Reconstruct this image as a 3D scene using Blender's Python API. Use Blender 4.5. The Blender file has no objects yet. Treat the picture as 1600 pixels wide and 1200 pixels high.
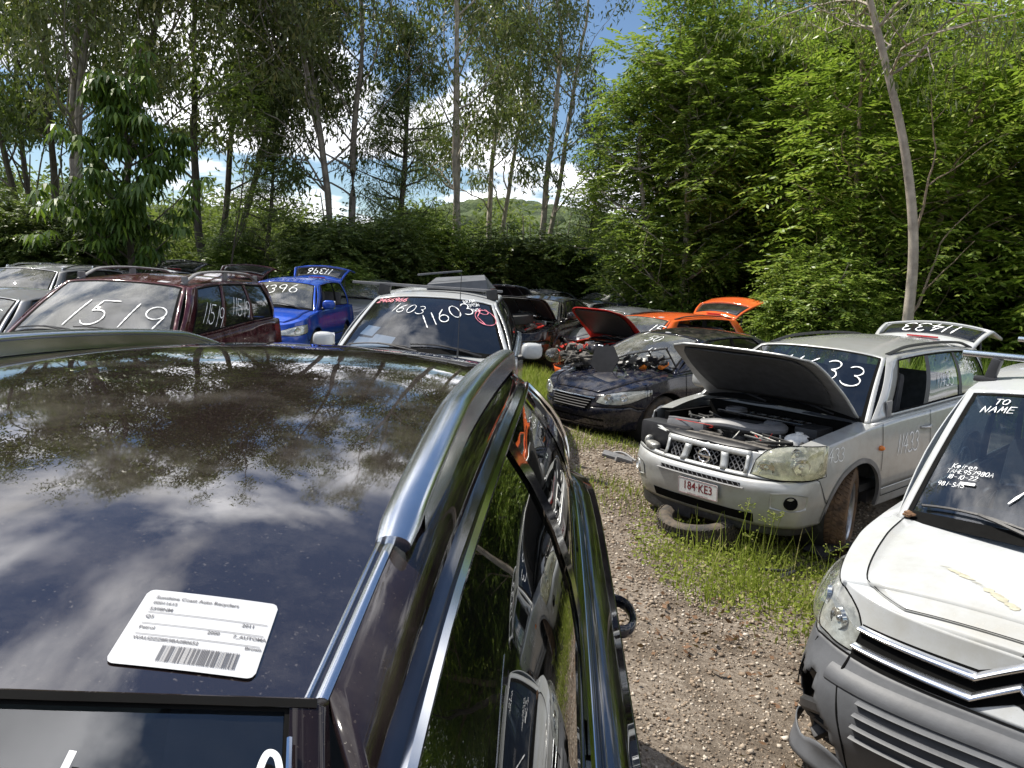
import bpy, bmesh, math, random
import numpy as np
from mathutils import Vector, Matrix
random.seed(7); RNG = np.random.RandomState(7)
C = bpy.context.scene.collection
SC = bpy.context.scene
R = math.radians
# ---------------------------------------------------------------- camera
CAMH, PITCH, ROLL, FPX = 2.03, R(8.2), R(3.0), 1221.0
cd = bpy.data.cameras.new("camera"); cam = bpy.data.objects.new("camera", cd); C.objects.link(cam)
cd.sensor_width = 36; cd.lens = FPX/1600*36; cd.clip_start = 0.02; cd.clip_end = 3000
_f = Vector((0, math.cos(PITCH), -math.sin(PITCH))); _u = Vector((0, math.sin(PITCH), math.cos(PITCH))); _r = Vector((1, 0, 0))
_rr = _r*math.cos(ROLL)+_u*math.sin(ROLL); _uu = _u*math.cos(ROLL)-_r*math.sin(ROLL)
cam.matrix_world = Matrix(((_rr.x, _uu.x, -_f.x, 0), (_rr.y, _uu.y, -_f.y, 0), (_rr.z, _uu.z, -_f.z, CAMH), (0, 0, 0, 1)))
SC.camera = cam
SC.view_settings.view_transform = 'Standard'; SC.view_settings.look = 'None'
SC.view_settings.exposure = 0.58; SC.view_settings.gamma = 1.0
SC.cycles.max_bounces = 8; SC.cycles.transparent_max_bounces = 12; SC.cycles.transmission_bounces = 4
SC.cycles.diffuse_bounces = 3; SC.cycles.glossy_bounces = 4
SC.cycles.caustics_reflective = False; SC.cycles.caustics_refractive = False
SC.cycles.sample_clamp_indirect = 6
# ---------------------------------------------------------------- sun and sky
SUN_AZ, SUN_EL = R(-63), R(57)          # azimuth from +Y, clockwise; ahead and to the left
sv = Vector((math.sin(SUN_AZ)*math.cos(SUN_EL), math.cos(SUN_AZ)*math.cos(SUN_EL), math.sin(SUN_EL)))
sl = bpy.data.lights.new("sun", 'SUN'); sl.energy = 5.0; sl.angle = R(0.5); sl.color = (1.0, 0.94, 0.84)
so = bpy.data.objects.new("sun", sl); C.objects.link(so); so.rotation_euler = sv.to_track_quat('Z', 'Y').to_euler(); so.location = (-5, 5, 30)
W = bpy.data.worlds.new("World"); SC.world = W; W.use_nodes = True
nt = W.node_tree; N = nt.nodes; LK = nt.links
bg = N["Background"]; bg.inputs[1].default_value = 0.078
sky = N.new("ShaderNodeTexSky"); sky.sky_type = 'NISHITA'; sky.sun_disc = False
sky.sun_elevation = SUN_EL; sky.sun_rotation = SUN_AZ; sky.air_density = 1.0; sky.dust_density = 0.0; sky.ozone_density = 4.0
tc = N.new("ShaderNodeTexCoord"); sp = N.new("ShaderNodeSeparateXYZ"); LK.new(tc.outputs['Generated'], sp.inputs[0])
def wmath(op, a, b=None, c=None):
    n = N.new("ShaderNodeMath"); n.operation = op
    for i, x in enumerate((a, b, c)):
        if x is None: continue
        if isinstance(x, (int, float)): n.inputs[i].default_value = x
        else: LK.new(x, n.inputs[i])
    return n.outputs[0]
zc = wmath('ADD', wmath('MAXIMUM', sp.outputs[2], 0.0), 0.22)
cx = wmath('DIVIDE', sp.outputs[0], zc); cy = wmath('DIVIDE', sp.outputs[1], zc)
cb = N.new("ShaderNodeCombineXYZ"); LK.new(cx, cb.inputs[0]); LK.new(cy, cb.inputs[1])
mp = N.new("ShaderNodeMapping"); LK.new(cb.outputs[0], mp.inputs[0]); mp.inputs['Location'].default_value = (1.2, 5.4, 0); mp.inputs['Scale'].default_value = (1.0, 1.0, 1)
n1 = N.new("ShaderNodeTexNoise"); n1.inputs['Scale'].default_value = 1.05; n1.inputs['Detail'].default_value = 9; n1.inputs['Roughness'].default_value = 0.57; n1.inputs['Distortion'].default_value = 0.35
LK.new(mp.outputs[0], n1.inputs['Vector'])
r1 = N.new("ShaderNodeValToRGB"); r1.color_ramp.elements[0].position = 0.485; r1.color_ramp.elements[1].position = 0.56
LK.new(n1.outputs[0], r1.inputs[0])
n2 = N.new("ShaderNodeTexNoise"); n2.inputs['Scale'].default_value = 3.2; n2.inputs['Detail'].default_value = 6; LK.new(mp.outputs[0], n2.inputs['Vector'])
mr = N.new("ShaderNodeMapRange"); LK.new(n2.outputs[0], mr.inputs[0]); mr.inputs[1].default_value = 0.3; mr.inputs[2].default_value = 0.7; mr.inputs[3].default_value = 8.0; mr.inputs[4].default_value = 23.0
cc = N.new("ShaderNodeCombineXYZ"); LK.new(mr.outputs[0], cc.inputs[0]); LK.new(mr.outputs[0], cc.inputs[1]); LK.new(wmath('MULTIPLY', mr.outputs[0], 1.04), cc.inputs[2])
mx = N.new("ShaderNodeMix"); mx.data_type = 'RGBA'; LK.new(r1.outputs[0], mx.inputs[0]); LK.new(sky.outputs[0], mx.inputs[6]); LK.new(cc.outputs[0], mx.inputs[7])
LK.new(mx.outputs[2], bg.inputs[0])
# ---------------------------------------------------------------- materials
M = {}
class NT:
    def __init__(s, name):
        s.m = bpy.data.materials.new(name); s.m.use_nodes = True; s.t = s.m.node_tree; s.n = s.t.nodes; s.l = s.t.links
        s.b = s.n["Principled BSDF"]; s.out = s.n["Material Output"]; M[name] = s.m
    def new(s, t, **k):
        x = s.n.new(t)
        for a, v in k.items(): setattr(x, a, v)
        return x
    def noise(s, scale, detail=4, rough=.55, obj=True, dist=0):
        c = s.new("ShaderNodeTexCoord"); x = s.new("ShaderNodeTexNoise"); x.inputs['Scale'].default_value = scale
        x.inputs['Detail'].default_value = detail; x.inputs['Roughness'].default_value = rough; x.inputs['Distortion'].default_value = dist
        s.l.new(c.outputs['Object'], x.inputs['Vector']); return x.outputs[0]
    def ramp(s, src, stops):
        x = s.new("ShaderNodeValToRGB"); e = x.color_ramp.elements
        while len(e) < len(stops): e.new(0.5)
        for i, (p, c) in enumerate(stops):
            e[i].position = p; e[i].color = (*c, 1) if len(c) == 3 else c
        s.l.new(src, x.inputs[0]); return x.outputs[0]
    def mix(s, f, a, b):
        x = s.new("ShaderNodeMix"); x.data_type = 'RGBA'
        for i, v in ((0, f), (6, a), (7, b)):
            if isinstance(v, (int, float)): x.inputs[i].default_value = v
            elif isinstance(v, tuple): x.inputs[i].default_value = (*v, 1)
            else: s.l.new(v, x.inputs[i])
        return x.outputs[2]
    def set(s, k, v):
        if hasattr(v, 'links'): s.l.new(v, s.b.inputs[k])
        elif isinstance(v, tuple): s.b.inputs[k].default_value = (*v, 1)
        else: s.b.inputs[k].default_value = v
    def bump(s, src, strength=.3, dist=.01):
        x = s.new("ShaderNodeBump"); x.inputs['Strength'].default_value = strength; x.inputs['Distance'].default_value = dist
        s.l.new(src, x.inputs['Height']); s.l.new(x.outputs[0], s.b.inputs['Normal'])
def paint(name, col, metal=0.0, rough=.45, coat=1.0, dirt=.25, dirtcol=(.22, .19, .15), ior=1.5, ds=9., crough=.06):
    t = NT(name); n = t.noise(ds, 8, .7); f = t.ramp(n, [(.46, (0, 0, 0)), (.72, (dirt,)*3)])
    n3 = t.noise(220, 2, .5); sp_ = t.ramp(n3, [(.66, (0, 0, 0)), (.72, (dirt*1.2,)*3)])
    m2 = t.new("ShaderNodeMath", operation='MAXIMUM'); t.l.new(f, m2.inputs[0]); t.l.new(sp_, m2.inputs[1])
    t.set('Base Color', t.mix(m2.outputs[0], col, dirtcol)); t.set('Metallic', metal); t.set('Roughness', rough); t.set('Specular IOR Level', 0.0)
    t.set('Coat Weight', coat); t.set('Coat IOR', ior)
    rr = t.new("ShaderNodeMapRange"); t.l.new(m2.outputs[0], rr.inputs[0]); rr.inputs[3].default_value = crough; rr.inputs[4].default_value = .5; t.l.new(rr.outputs[0], t.b.inputs['Coat Roughness'])
    nb = t.noise(1.6, 3, .5); t.bump(nb, .12, .02)
    return t
def plain(name, col, rough=.5, metal=0.0, var=.25, scale=14, bump=0, coat=0):
    t = NT(name); n = t.noise(scale, 6, .6)
    t.set('Base Color', t.ramp(n, [(.3, tuple(c*(1-var) for c in col)), (.7, tuple(min(1, c*(1+var)) for c in col))]))
    t.set('Roughness', rough); t.set('Metallic', metal); t.set('Coat Weight', coat)
    if bump: t.bump(t.noise(scale*6, 4), bump, .004)
    return t
t = paint('paint_brown', (.013, .009, .009), metal=.0, rough=.5, dirt=.16, dirtcol=(.30, .27, .24), ior=2.3, ds=5, crough=.01)
t = paint('paint_brown_dark_reflection', (.012, .008, .009), metal=.0, rough=.5, dirt=.10, ior=1.45, ds=5, crough=.02)  # same brown, weaker coat: stands in for dark tree reflections on the side frame
t = paint('paint_white', (.45, .47, .485), dirt=.55, dirtcol=(.30, .28, .22), rough=.5, ds=2.2)
t = paint('paint_silver', (.42, .43, .425), metal=.35, rough=.42, dirt=.35, dirtcol=(.25, .22, .17))
t = paint('paint_navy', (.007, .009, .020), metal=.0, rough=.4, dirt=.3)
t = paint('paint_maroon', (.055, .012, .017), metal=.1, rough=.4, dirt=.35, dirtcol=(.28, .2, .18))
t = paint('paint_blue', (.015, .07, .42), metal=.2, rough=.4, dirt=.2)
t = paint('paint_orange', (.62, .11, .025), metal=.0, rough=.45, dirt=.25)
t = paint('paint_red_and_shaded_orange', (.42, .025, .02), metal=.0, rough=.45, dirt=.25)
t = paint('paint_black', (.012, .012, .014), metal=.0, rough=.4, dirt=.35)
t = paint('paint_grey', (.20, .21, .23), metal=.4, rough=.4, dirt=.35)
plain('rubber', (.018, .018, .018), .75, var=.4)
plain('seam', (.006, .006, .006), .9).set('Specular IOR Level', .08)
plain('plastic_black', (.022, .022, .024), .5, var=.3, bump=.2)
plain('plastic_grey', (.085, .09, .10), .55, var=.22, scale=6, bump=.2)
plain('plastic_mid', (.17, .17, .175), .5, var=.25, scale=9)
plain('chrome', (.72, .73, .75), .10, 1.0, var=.03)
plain('alloy', (.42, .43, .45), .32, .9, var=.12)
plain('rail_satin', (.78, .80, .83), .2, 1.0, var=.04)
plain('interior', (.035, .036, .04), .85, var=.3)
plain('seat_cloth', (.06, .06, .065), .9, var=.3)
plain('engine_metal', (.34, .34, .32), .45, .6, var=.4, scale=30)
plain('engine_dirty', (.10, .092, .082), .7, .1, var=.6, scale=25, bump=.4)
plain('label_white', (.44, .45, .47), .45, var=.01)
plain('ink', (.10, .10, .11), .7)
plain('chalk', (.85, .87, .88), .6, var=.05)
plain('chalk_red', (.75, .22, .28), .6)
plain('paper', (.80, .80, .78), .7, var=.03)
plain('plate_white', (.66, .66, .64), .4, var=.06)
plain('plate_red', (.16, .015, .02), .5)
plain('wire_red', (.5, .03, .02), .5)
plain('rust', (.25, .09, .04), .85, var=.5, bump=.4)
plain('lamp_orange', (.8, .22, .03), .25)
plain('lamp_red', (.45, .01, .01), .2, coat=1)
plain('foam', (.55, .42, .25), .9)
plain('bowl', (.62, .63, .62), .25, .45, var=.35, scale=26)
plain('scrape', (.40, .38, .29), .7, var=.3, scale=40)
t = NT('tyre'); n = t.noise(12, 7, .65); t.set('Base Color', t.ramp(n, [(.42, (.026, .025, .024)), (.66, (.10, .078, .055))])); t.set('Roughness', .85); t.bump(t.noise(90, 3), .3, .004)
t = NT('tyre_muddy'); n = t.noise(9, 7, .65); t.set('Base Color', t.ramp(n, [(.35, (.05, .035, .025)), (.62, (.17, .105, .06))])); t.set('Roughness', .9); t.bump(t.noise(90, 3), .4, .004)
t = NT('mesh_mess'); n = t.noise(7, 5, .6); t.set('Base Color', t.ramp(n, [(.35, (.02, .02, .022)), (.5, (.10, .09, .08)), (.7, (.03, .03, .03))])); t.set('Roughness', .6); t.set('Metallic', .2)
def glass(name, tint, spec=1.0, dirt=.1, ior=1.5):
    t = NT(name); tr = t.new("ShaderNodeBsdfTransparent"); tr.inputs[0].default_value = (*tint, 1)
    gl = t.new("ShaderNodeBsdfGlossy"); gl.inputs['Roughness'].default_value = .015; gl.inputs[0].default_value = (1, 1, 1, 1)
    ge = t.new("ShaderNodeNewGeometry"); dt = t.new("ShaderNodeVectorMath", operation='DOT_PRODUCT'); t.l.new(ge.outputs['Normal'], dt.inputs[0]); t.l.new(ge.outputs['Incoming'], dt.inputs[1])
    def mm(op, a, b):
        x = t.new("ShaderNodeMath", operation=op)
        for i, v in enumerate((a, b)):
            if isinstance(v, (int, float)): x.inputs[i].default_value = v
            else: t.l.new(v, x.inputs[i])
        return x
    f0 = ((ior-1)/(ior+1))**2*2*spec; ab = t.new("ShaderNodeMath", operation='ABSOLUTE'); t.l.new(dt.outputs['Value'], ab.inputs[0])
    mu = mm('ADD', mm('MULTIPLY', mm('POWER', mm('SUBTRACT', 1.0, ab.outputs[0]).outputs[0], 5.0).outputs[0], 1-f0).outputs[0], f0); mu.use_clamp = True
    ms = t.new("ShaderNodeMixShader"); t.l.new(mu.outputs[0], ms.inputs[0]); t.l.new(tr.outputs[0], ms.inputs[1]); t.l.new(gl.outputs[0], ms.inputs[2])
    df = t.new("ShaderNodeBsdfDiffuse"); df.inputs[0].default_value = (.42, .42, .38, 1)
    f = t.ramp(t.noise(3.5, 8, .68, dist=.6), [(.42, (dirt*.25,)*3), (.75, (dirt,)*3)])
    m2 = t.new("ShaderNodeMixShader"); t.l.new(f, m2.inputs[0]); t.l.new(ms.outputs[0], m2.inputs[1]); t.l.new(df.outputs[0], m2.inputs[2])
    t.l.new(m2.outputs[0], t.out.inputs[0]); return t
glass('glass_clear', (.55, .62, .58), 1.2, .12)
glass('glass_dusty_glare', (.35, .42, .40), 2.2, .45)  # dust veil and raised reflection, also standing in for sky glare
glass('glass_dark', (.10, .12, .12), 1.2, .08, 1.5)
glass('glass_screen', (.32, .39, .48), 1.6, .03, 1.5)
glass('glass_tint', (.10, .12, .12), 1.0, .01, 1.7)
glass('lens', (.92, .93, .90), 1.6, .13)
glass('lens_yellow', (.90, .88, .70), 1.4, .30)
def leafmat(name, c1, c2, tr=.45, c3=None, gloss=.5):
    t = NT(name); g = t.new("ShaderNodeNewGeometry"); rnd = g.outputs['Random Per Island']
    st = [(0, c1), (.75, c2)] + ([(1, c3)] if c3 else [])
    col = t.ramp(rnd, st)
    t.set('Base Color', col); t.set('Roughness', .42 if gloss > .3 else .7); t.set('Specular IOR Level', gloss)
    tl = t.new("ShaderNodeBsdfTranslucent"); mxc = t.mix(.5, col, (.16, .24, .02)); t.l.new(mxc, tl.inputs[0])
    ms = t.new("ShaderNodeMixShader"); ms.inputs[0].default_value = tr
    t.l.new(t.b.outputs[0], ms.inputs[1]); t.l.new(tl.outputs[0], ms.inputs[2]); t.l.new(ms.outputs[0], t.out.inputs[0])
leafmat('leaf_gum', (.085, .11, .04), (.15, .175, .06), .40, (.25, .23, .09))
leafmat('leaf_dark', (.06, .095, .028), (.12, .165, .045), .38, (.22, .26, .07))
leafmat('leaf_bright', (.15, .25, .035), (.33, .46, .06), .5, (.54, .60, .15), .8)
leafmat('leaf_mid', (.10, .17, .03), (.25, .35, .055), .48, (.44, .50, .13), .8)
leafmat('leaf_umbrella', (.05, .10, .02), (.09, .16, .03), .4, (.24, .36, .04))
leafmat('leaf_far', (.10, .135, .04), (.17, .21, .06), .42, (.23, .25, .09), .2)
leafmat('grass', (.19, .24, .03), (.30, .36, .06), .5, (.42, .38, .16), .3)
leafmat('grass_tall', (.14, .22, .03), (.22, .33, .05), .5, (.32, .38, .10), .3)
leafmat('dead_leaf', (.13, .07, .04), (.20, .12, .07), .1, (.08, .05, .03), .2)
plain('bark_pale', (.34, .30, .25), .85, var=.35, scale=5, bump=.5)
plain('bark_grey', (.20, .18, .155), .9, var=.4, scale=5, bump=.5)
plain('bark_dark', (.08, .068, .055), .9, var=.4, scale=6, bump=.5)
plain('bark_tan', (.26, .20, .15), .85, var=.3, scale=6, bump=.5)
t = NT('pebbles'); g_ = t.new("ShaderNodeNewGeometry"); t.set('Base Color', t.ramp(g_.outputs['Random Per Island'], [(0, (.09, .065, .045)), (.5, (.25, .19, .135)), (.85, (.40, .34, .27)), (1, (.55, .50, .43))])); t.set('Roughness', .85)
t = NT('ground')
geo = t.new("ShaderNodeTexCoord")
sx = t.new("ShaderNodeSeparateXYZ"); t.l.new(geo.outputs['Object'], sx.inputs[0])
nf = t.noise(38, 8, .75); nm = t.noise(2.2, 6, .6); ng = t.noise(.55, 5, .6, dist=.5)
grav = t.ramp(nf, [(.3, (.08, .063, .048)), (.5, (.22, .18, .14)), (.72, (.44, .39, .325))])
soil = t.ramp(nf, [(.3, (.06, .045, .032)), (.7, (.19, .15, .11))])
gs = t.mix(t.ramp(nm, [(.42, (0, 0, 0)), (.6, (1, 1, 1))]), grav, soil)
grs = t.ramp(nf, [(.3, (.035, .055, .015)), (.7, (.09, .12, .035))])
# grassy everywhere except the gravel lane and the parking rows
yy = t.new("ShaderNodeMapRange"); t.l.new(sx.outputs[1], yy.inputs[0]); yy.inputs[1].default_value = 9; yy.inputs[2].default_value = 17; yy.inputs[3].default_value = -.25; yy.inputs[4].default_value = .5
ad = t.new("ShaderNodeMath", operation='ADD'); t.l.new(ng, ad.inputs[0]); t.l.new(yy.outputs[0], ad.inputs[1])
t.set('Base Color', t.mix(t.ramp(ad.outputs[0], [(.46, (0, 0, 0)), (.62, (1, 1, 1))]), gs, grs)); t.set('Roughness', .95)
t.bump(nf, .9, .02)
t = NT('hill_forest'); n = t.noise(.16, 6, .6); t.set('Base Color', t.ramp(n, [(.35, (.035, .06, .022)), (.5, (.08, .12, .04)), (.66, (.15, .19, .07))])); t.set('Roughness', .95); t.bump(t.noise(.6, 5, .7), 1.0, 2.5)
# ---------------------------------------------------------------- helpers
def sstep(t): t = max(0., min(1., t)); return t*t*(3-2*t)
def ground_z(x, y): return .14-.25*sstep((x+.3)/2.8)
def tag(o, label=None, cat=None, group=None, kind=None):
    if label: o['label'] = label
    if cat: o['category'] = cat
    if group: o['group'] = group
    if kind: o['kind'] = kind
    return o
def empty(name, loc, rz=0, label=None, cat=None, group=None):
    o = bpy.data.objects.new(name, None); C.objects.link(o); o.location = loc; o.rotation_euler = (0, 0, rz); o.empty_display_size = .3
    return tag(o, label, cat, group)
def cr(pts, n=24):
    """Catmull-Rom through 2D/3D points"""
    P = np.array(pts, float); P = np.vstack([2*P[0]-P[1], P, 2*P[-1]-P[-2]]); out = []
    for i in range(1, len(P)-2):
        for k in range(n):
            t_ = k/n; a, b, c, d = P[i-1], P[i], P[i+1], P[i+2]
            out.append(.5*((2*b)+(-a+c)*t_+(2*a-5*b+4*c-d)*t_*t_+(-a+3*b-3*c+d)*t_**3))
    out.append(P[-2]); return np.array(out)
def curve(pts):
    P = np.array(sorted(pts), float)
    if len(P) > 2:
        # monotone-ish: blend of linear and catmull in y, x kept linear
        xs = []; ys = []
        m = np.gradient(P[:, 1], P[:, 0])
        for i in range(len(P)-1):
            h = P[i+1, 0]-P[i, 0]
            for k in range(12):
                t_ = k/12; h00 = 2*t_**3-3*t_**2+1; h10 = t_**3-2*t_**2+t_; h01 = -2*t_**3+3*t_**2; h11 = t_**3-t_**2
                xs.append(P[i, 0]+h*t_); ys.append(h00*P[i, 1]+h10*h*m[i]+h01*P[i+1, 1]+h11*h*m[i+1])
        xs.append(P[-1, 0]); ys.append(P[-1, 1]); xs = np.array(xs); ys = np.array(ys)
    else: xs, ys = P[:, 0], P[:, 1]
    return lambda v: float(np.interp(v, xs, ys))
class MB:
    def __init__(s): s.v = []; s.f = []
    def grid(s, P, skip=None):
        P = np.asarray(P, float); n, m = P.shape[:2]; b = len(s.v); s.v += [tuple(p) for p in P.reshape(-1, 3)]
        for i in range(n-1):
            for j in range(m-1):
                if skip is not None and skip(i, j): continue
                s.f.append((b+i*m+j, b+(i+1)*m+j, b+(i+1)*m+j+1, b+i*m+j+1))
        return s
    def surf(s, fn, us, vs, skip=None): return s.grid([[fn(u, v) for v in vs] for u in us], skip)
    def poly(s, pts): b = len(s.v); s.v += [tuple(p) for p in pts]; s.f.append(tuple(range(b, b+len(pts)))); return s
    def tube(s, path, r=.01, n=8, rz=None, closed=False, up=(0, 0, 1)):
        P = [Vector(p) for p in path]; b = len(s.v); L = len(P); up = Vector(up); rs = r if isinstance(r, (list, tuple, np.ndarray)) else [r]*L
        for i, p in enumerate(P):
            if closed: d = P[(i+1) % L]-P[i-1]
            else: d = P[min(i+1, L-1)]-P[max(i-1, 0)]
            d = d.normalized() if d.length > 1e-9 else Vector((0, 0, 1)); a = d.cross(up)
            if a.length < 1e-3: a = d.cross(Vector((1, 0, 0)))
            a.normalize(); c = a.cross(d)
            k = (rz if rz is not None else rs[i])
            for j in range(n):
                t_ = 2*math.pi*(j+.5)/n; s.v.append(tuple(p+a*rs[i]*math.cos(t_)+c*k*math.sin(t_)))
        for i in range(L if closed else L-1):
            for j in range(n):
                i2 = (i+1) % L; s.f.append((b+i*n+j, b+i2*n+j, b+i2*n+(j+1) % n, b+i*n+(j+1) % n))
        if not closed: s.f.append(tuple(b+j for j in range(n))[::-1]); s.f.append(tuple(b+(L-1)*n+j for j in range(n)))
        return s
    def box(s, c, d, rot=None, bev=0., taper=1.):
        c = Vector(c); x, y, z = d[0]/2, d[1]/2, d[2]/2; b = len(s.v)
        if bev <= 0:
            vs = [Vector((sx*x*(taper if sz > 0 else 1), sy*y*(taper if sz > 0 else 1), sz*z)) for sz in (-1, 1) for sx, sy in ((-1, -1), (1, -1), (1, 1), (-1, 1))]
            fs = [(3, 2, 1, 0), (4, 5, 6, 7), (0, 1, 5, 4), (1, 2, 6, 5), (2, 3, 7, 6), (3, 0, 4, 7)]
        else:
            bm = bmesh.new(); bmesh.ops.create_cube(bm, size=1)
            for v in bm.verts: v.co = Vector((v.co.x*2*x*(taper if v.co.z > 0 else 1), v.co.y*2*y*(taper if v.co.z > 0 else 1), v.co.z*2*z))
            bmesh.ops.bevel(bm, geom=bm.edges[:], offset=min(bev, min(x, y, z)*.95), segments=2, profile=.6, affect='EDGES')
            bm.verts.index_update(); vs = [v.co.copy() for v in bm.verts]; fs = [tuple(v.index for v in f.verts) for f in bm.faces]; bm.free()
        if rot is not None: rm = Matrix.Rotation(rot[2], 3, 'Z') @ Matrix.Rotation(rot[1], 3, 'Y') @ Matrix.Rotation(rot[0], 3, 'X'); vs = [rm @ v for v in vs]
        s.v += [tuple(c+v) for v in vs]; s.f += [tuple(b+i for i in f) for f in fs]; return s
    def lathe(s, prof, c, axis='X', n=32, a0=0, a1=2*math.pi):
        b = len(s.v); m = len(prof); full = abs(a1-a0-2*math.pi) < 1e-6; k = n if full else n+1
        for i in range(k):
            t_ = a0+(a1-a0)*i/n
            for (h, r) in prof:
                q = (h, r*math.cos(t_), r*math.sin(t_)) if axis == 'X' else ((r*math.cos(t_), h, r*math.sin(t_)) if axis == 'Y' else (r*math.cos(t_), r*math.sin(t_), h))
                s.v.append((c[0]+q[0], c[1]+q[1], c[2]+q[2]))
        for i in range(n):
            i2 = (i+1) % k
            for j in range(m-1): s.f.append((b+i*m+j, b+i2*m+j, b+i2*m+j+1, b+i*m+j+1))
        return s
    def ell(s, c, r, n=14, m=10, p=2.0, rot=None):
        """superellipsoid"""
        b = len(s.v); e = 2/p; sg = lambda a: math.copysign(abs(a)**e, a)
        rm = Matrix.Identity(3) if rot is None else Matrix.Rotation(rot[2], 3, 'Z') @ Matrix.Rotation(rot[1], 3, 'Y') @ Matrix.Rotation(rot[0], 3, 'X')
        for i in range(m+1):
            ph = -math.pi/2+math.pi*i/m
            for j in range(n):
                th = 2*math.pi*j/n; q = rm @ Vector((r[0]*sg(math.cos(ph))*sg(math.cos(th)), r[1]*sg(math.cos(ph))*sg(math.sin(th)), r[2]*sg(math.sin(ph))))
                s.v.append((c[0]+q.x, c[1]+q.y, c[2]+q.z))
        for i in range(m):
            for j in range(n): s.f.append((b+i*n+j, b+i*n+(j+1) % n, b+(i+1)*n+(j+1) % n, b+(i+1)*n+j))
        return s
    def xf(s, fn, start=0): s.v[start:] = [tuple(fn(Vector(v))) for v in s.v[start:]]; return s
    def build(s, name, mat, parent=None, smooth=True, solid=0, solmat=None, loc=None, sharp=38):
        used = sorted({i for f in s.f for i in f}); rmap = {k: i for i, k in enumerate(used)}
        me = bpy.data.meshes.new(name); me.from_pydata([s.v[i] for i in used], [], [tuple(rmap[i] for i in f) for f in s.f]); me.validate(); me.update()
        me.materials.append(M[mat] if isinstance(mat, str) else mat)
        if smooth and me.polygons:
            me.polygons.foreach_set('use_smooth', [True]*len(me.polygons)); me.set_sharp_from_angle(angle=R(sharp))
        o = bpy.data.objects.new(name, me); C.objects.link(o); o.parent = parent
        if loc is not None: o.location = loc
        if solid:
            md = o.modifiers.new('thickness', 'SOLIDIFY'); md.thickness = abs(solid); md.offset = 0
            if solmat: me.materials.append(M[solmat]); md.material_offset = 1; md.material_offset_rim = 0
        return o
def copy_tree(o, parent=None):
    c = o.copy(); C.objects.link(c); c.parent = parent
    for ch in [x for x in o.children]: copy_tree(ch, c)
    return c
# ---- writing: stroke digits in a unit box (x 0..0.6, y 0..1)
def arc(cx_, cy_, rx, ry, a0, a1, n=10): return [(cx_+rx*math.cos(R(a0+(a1-a0)*i/n)), cy_+ry*math.sin(R(a0+(a1-a0)*i/n))) for i in range(n+1)]
ST = {'0': [arc(.3, .5, .27, .5, 100, 455, 18)], '1': [[(.3, 1), (.27, .5), (.24, 0)]], '2': [arc(.3, .75, .25, .25, 160, -30, 10)+[(.05, .02), (.6, .04)]],
      '3': [arc(.28, .75, .24, .24, 150, -80, 10)+arc(.28, .26, .30, .26, 80, -150, 12)], '4': [[(.42, 1), (.02, .38), (.62, .38)], [(.46, .7), (.38, 0)]],
      '5': [[(.6, 1), (.12, .98), (.08, .55)]+arc(.27, .3, .28, .28, 105, -150, 12)], '6': [[(.48, 1), (.2, .7)]+arc(.3, .28, .25, .27, 150, 500, 16)],
      '7': [[(.02, .95), (.6, 1), (.2, 0)]], '8': [arc(.3, .75, .2, .23, -90, 270, 14)+arc(.3, .26, .26, .26, 90, -270, 14)], '9': [arc(.28, .72, .24, .26, -20, 340, 16)+[(.52, .6), (.42, 0)]],
      'T': [[(.0, 1), (.6, 1)], [(.3, 1), (.3, 0)]], 'O': [arc(.3, .5, .3, .48, 90, 450, 16)], 'N': [[(.02, 0), (.06, 1), (.5, 0), (.58, 1)]], 'A': [[(0, 0), (.3, 1), (.58, 0)], [(.1, .4), (.5, .4)]],
      'M': [[(0, 0), (.1, 1), (.3, .3), (.5, 1), (.6, 0)]], 'E': [[(.55, 1), (.05, .98), (.03, 0), (.55, .03)], [(.04, .5), (.45, .52)]], 'S': [arc(.3, .74, .24, .25, 40, 260, 9)+arc(.3, .26, .26, .25, 80, -140, 9)],
      'k': [[(.05, 1), (.05, 0)], [(.4, .6), (.07, .3), (.45, 0)]], 'e': [[(.05, .32), (.45, .35)]+arc(.25, .3, .22, .28, 10, 320, 10)], 'i': [[(.2, .55), (.2, 0)], [(.2, .75), (.21, .8)]], 'r': [[(.1, .6), (.1, 0)], [(.1, .4), (.25, .58), (.4, .55)]],
      'n': [[(.08, .6), (.08, 0)], [(.08, .4), (.25, .58), (.4, .4), (.42, 0)]], 'o': [arc(.25, .28, .22, .28, 90, 450, 12)], 'a': [arc(.22, .28, .2, .28, 40, 400, 12)+[(.42, .0)]], 'U': [[(0, 1), (.05, .2), (.3, 0), (.52, .2), (.56, 1)]],
      'W': [[(0, 1), (.15, 0), (.3, .7), (.45, 0), (.6, 1)]], 'G': [arc(.3, .5, .28, .5, 50, 330, 12)+[(.55, .45), (.35, .45)]], 'L': [[(.05, 1), (.05, 0), (.5, 0)]], '-': [[(.1, .45), (.5, .45)]], 'X': [[(0, 0), (.55, 1)], [(0, 1), (.55, 0)]],
      'K': [[(.05, 1), (.05, 0)], [(.55, 1), (.07, .45), (.58, 0)]], 'H': [[(.03, 1), (.03, 0)], [(.55, 1), (.55, 0)], [(.03, .5), (.55, .5)]], 'B': [[(.05, 0), (.05, 1)]+arc(.1, .75, .35, .25, 90, -90, 8)+arc(.1, .25, .42, .25, 90, -90, 8)],
      'R': [[(.05, 0), (.05, 1)]+arc(.1, .75, .38, .25, 90, -90, 8)+[(.55, 0)]], 'D': [[(.05, 0), (.05, 1)]+arc(.05, .5, .5, .5, 90, -90, 10)+[(.05, 0)]], 'l': [[(.2, 1), (.2, 0)]], 't': [[(.2, .9), (.2, .05), (.38, 0)], [(.02, .6), (.4, .6)]], ' ': []}
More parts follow.
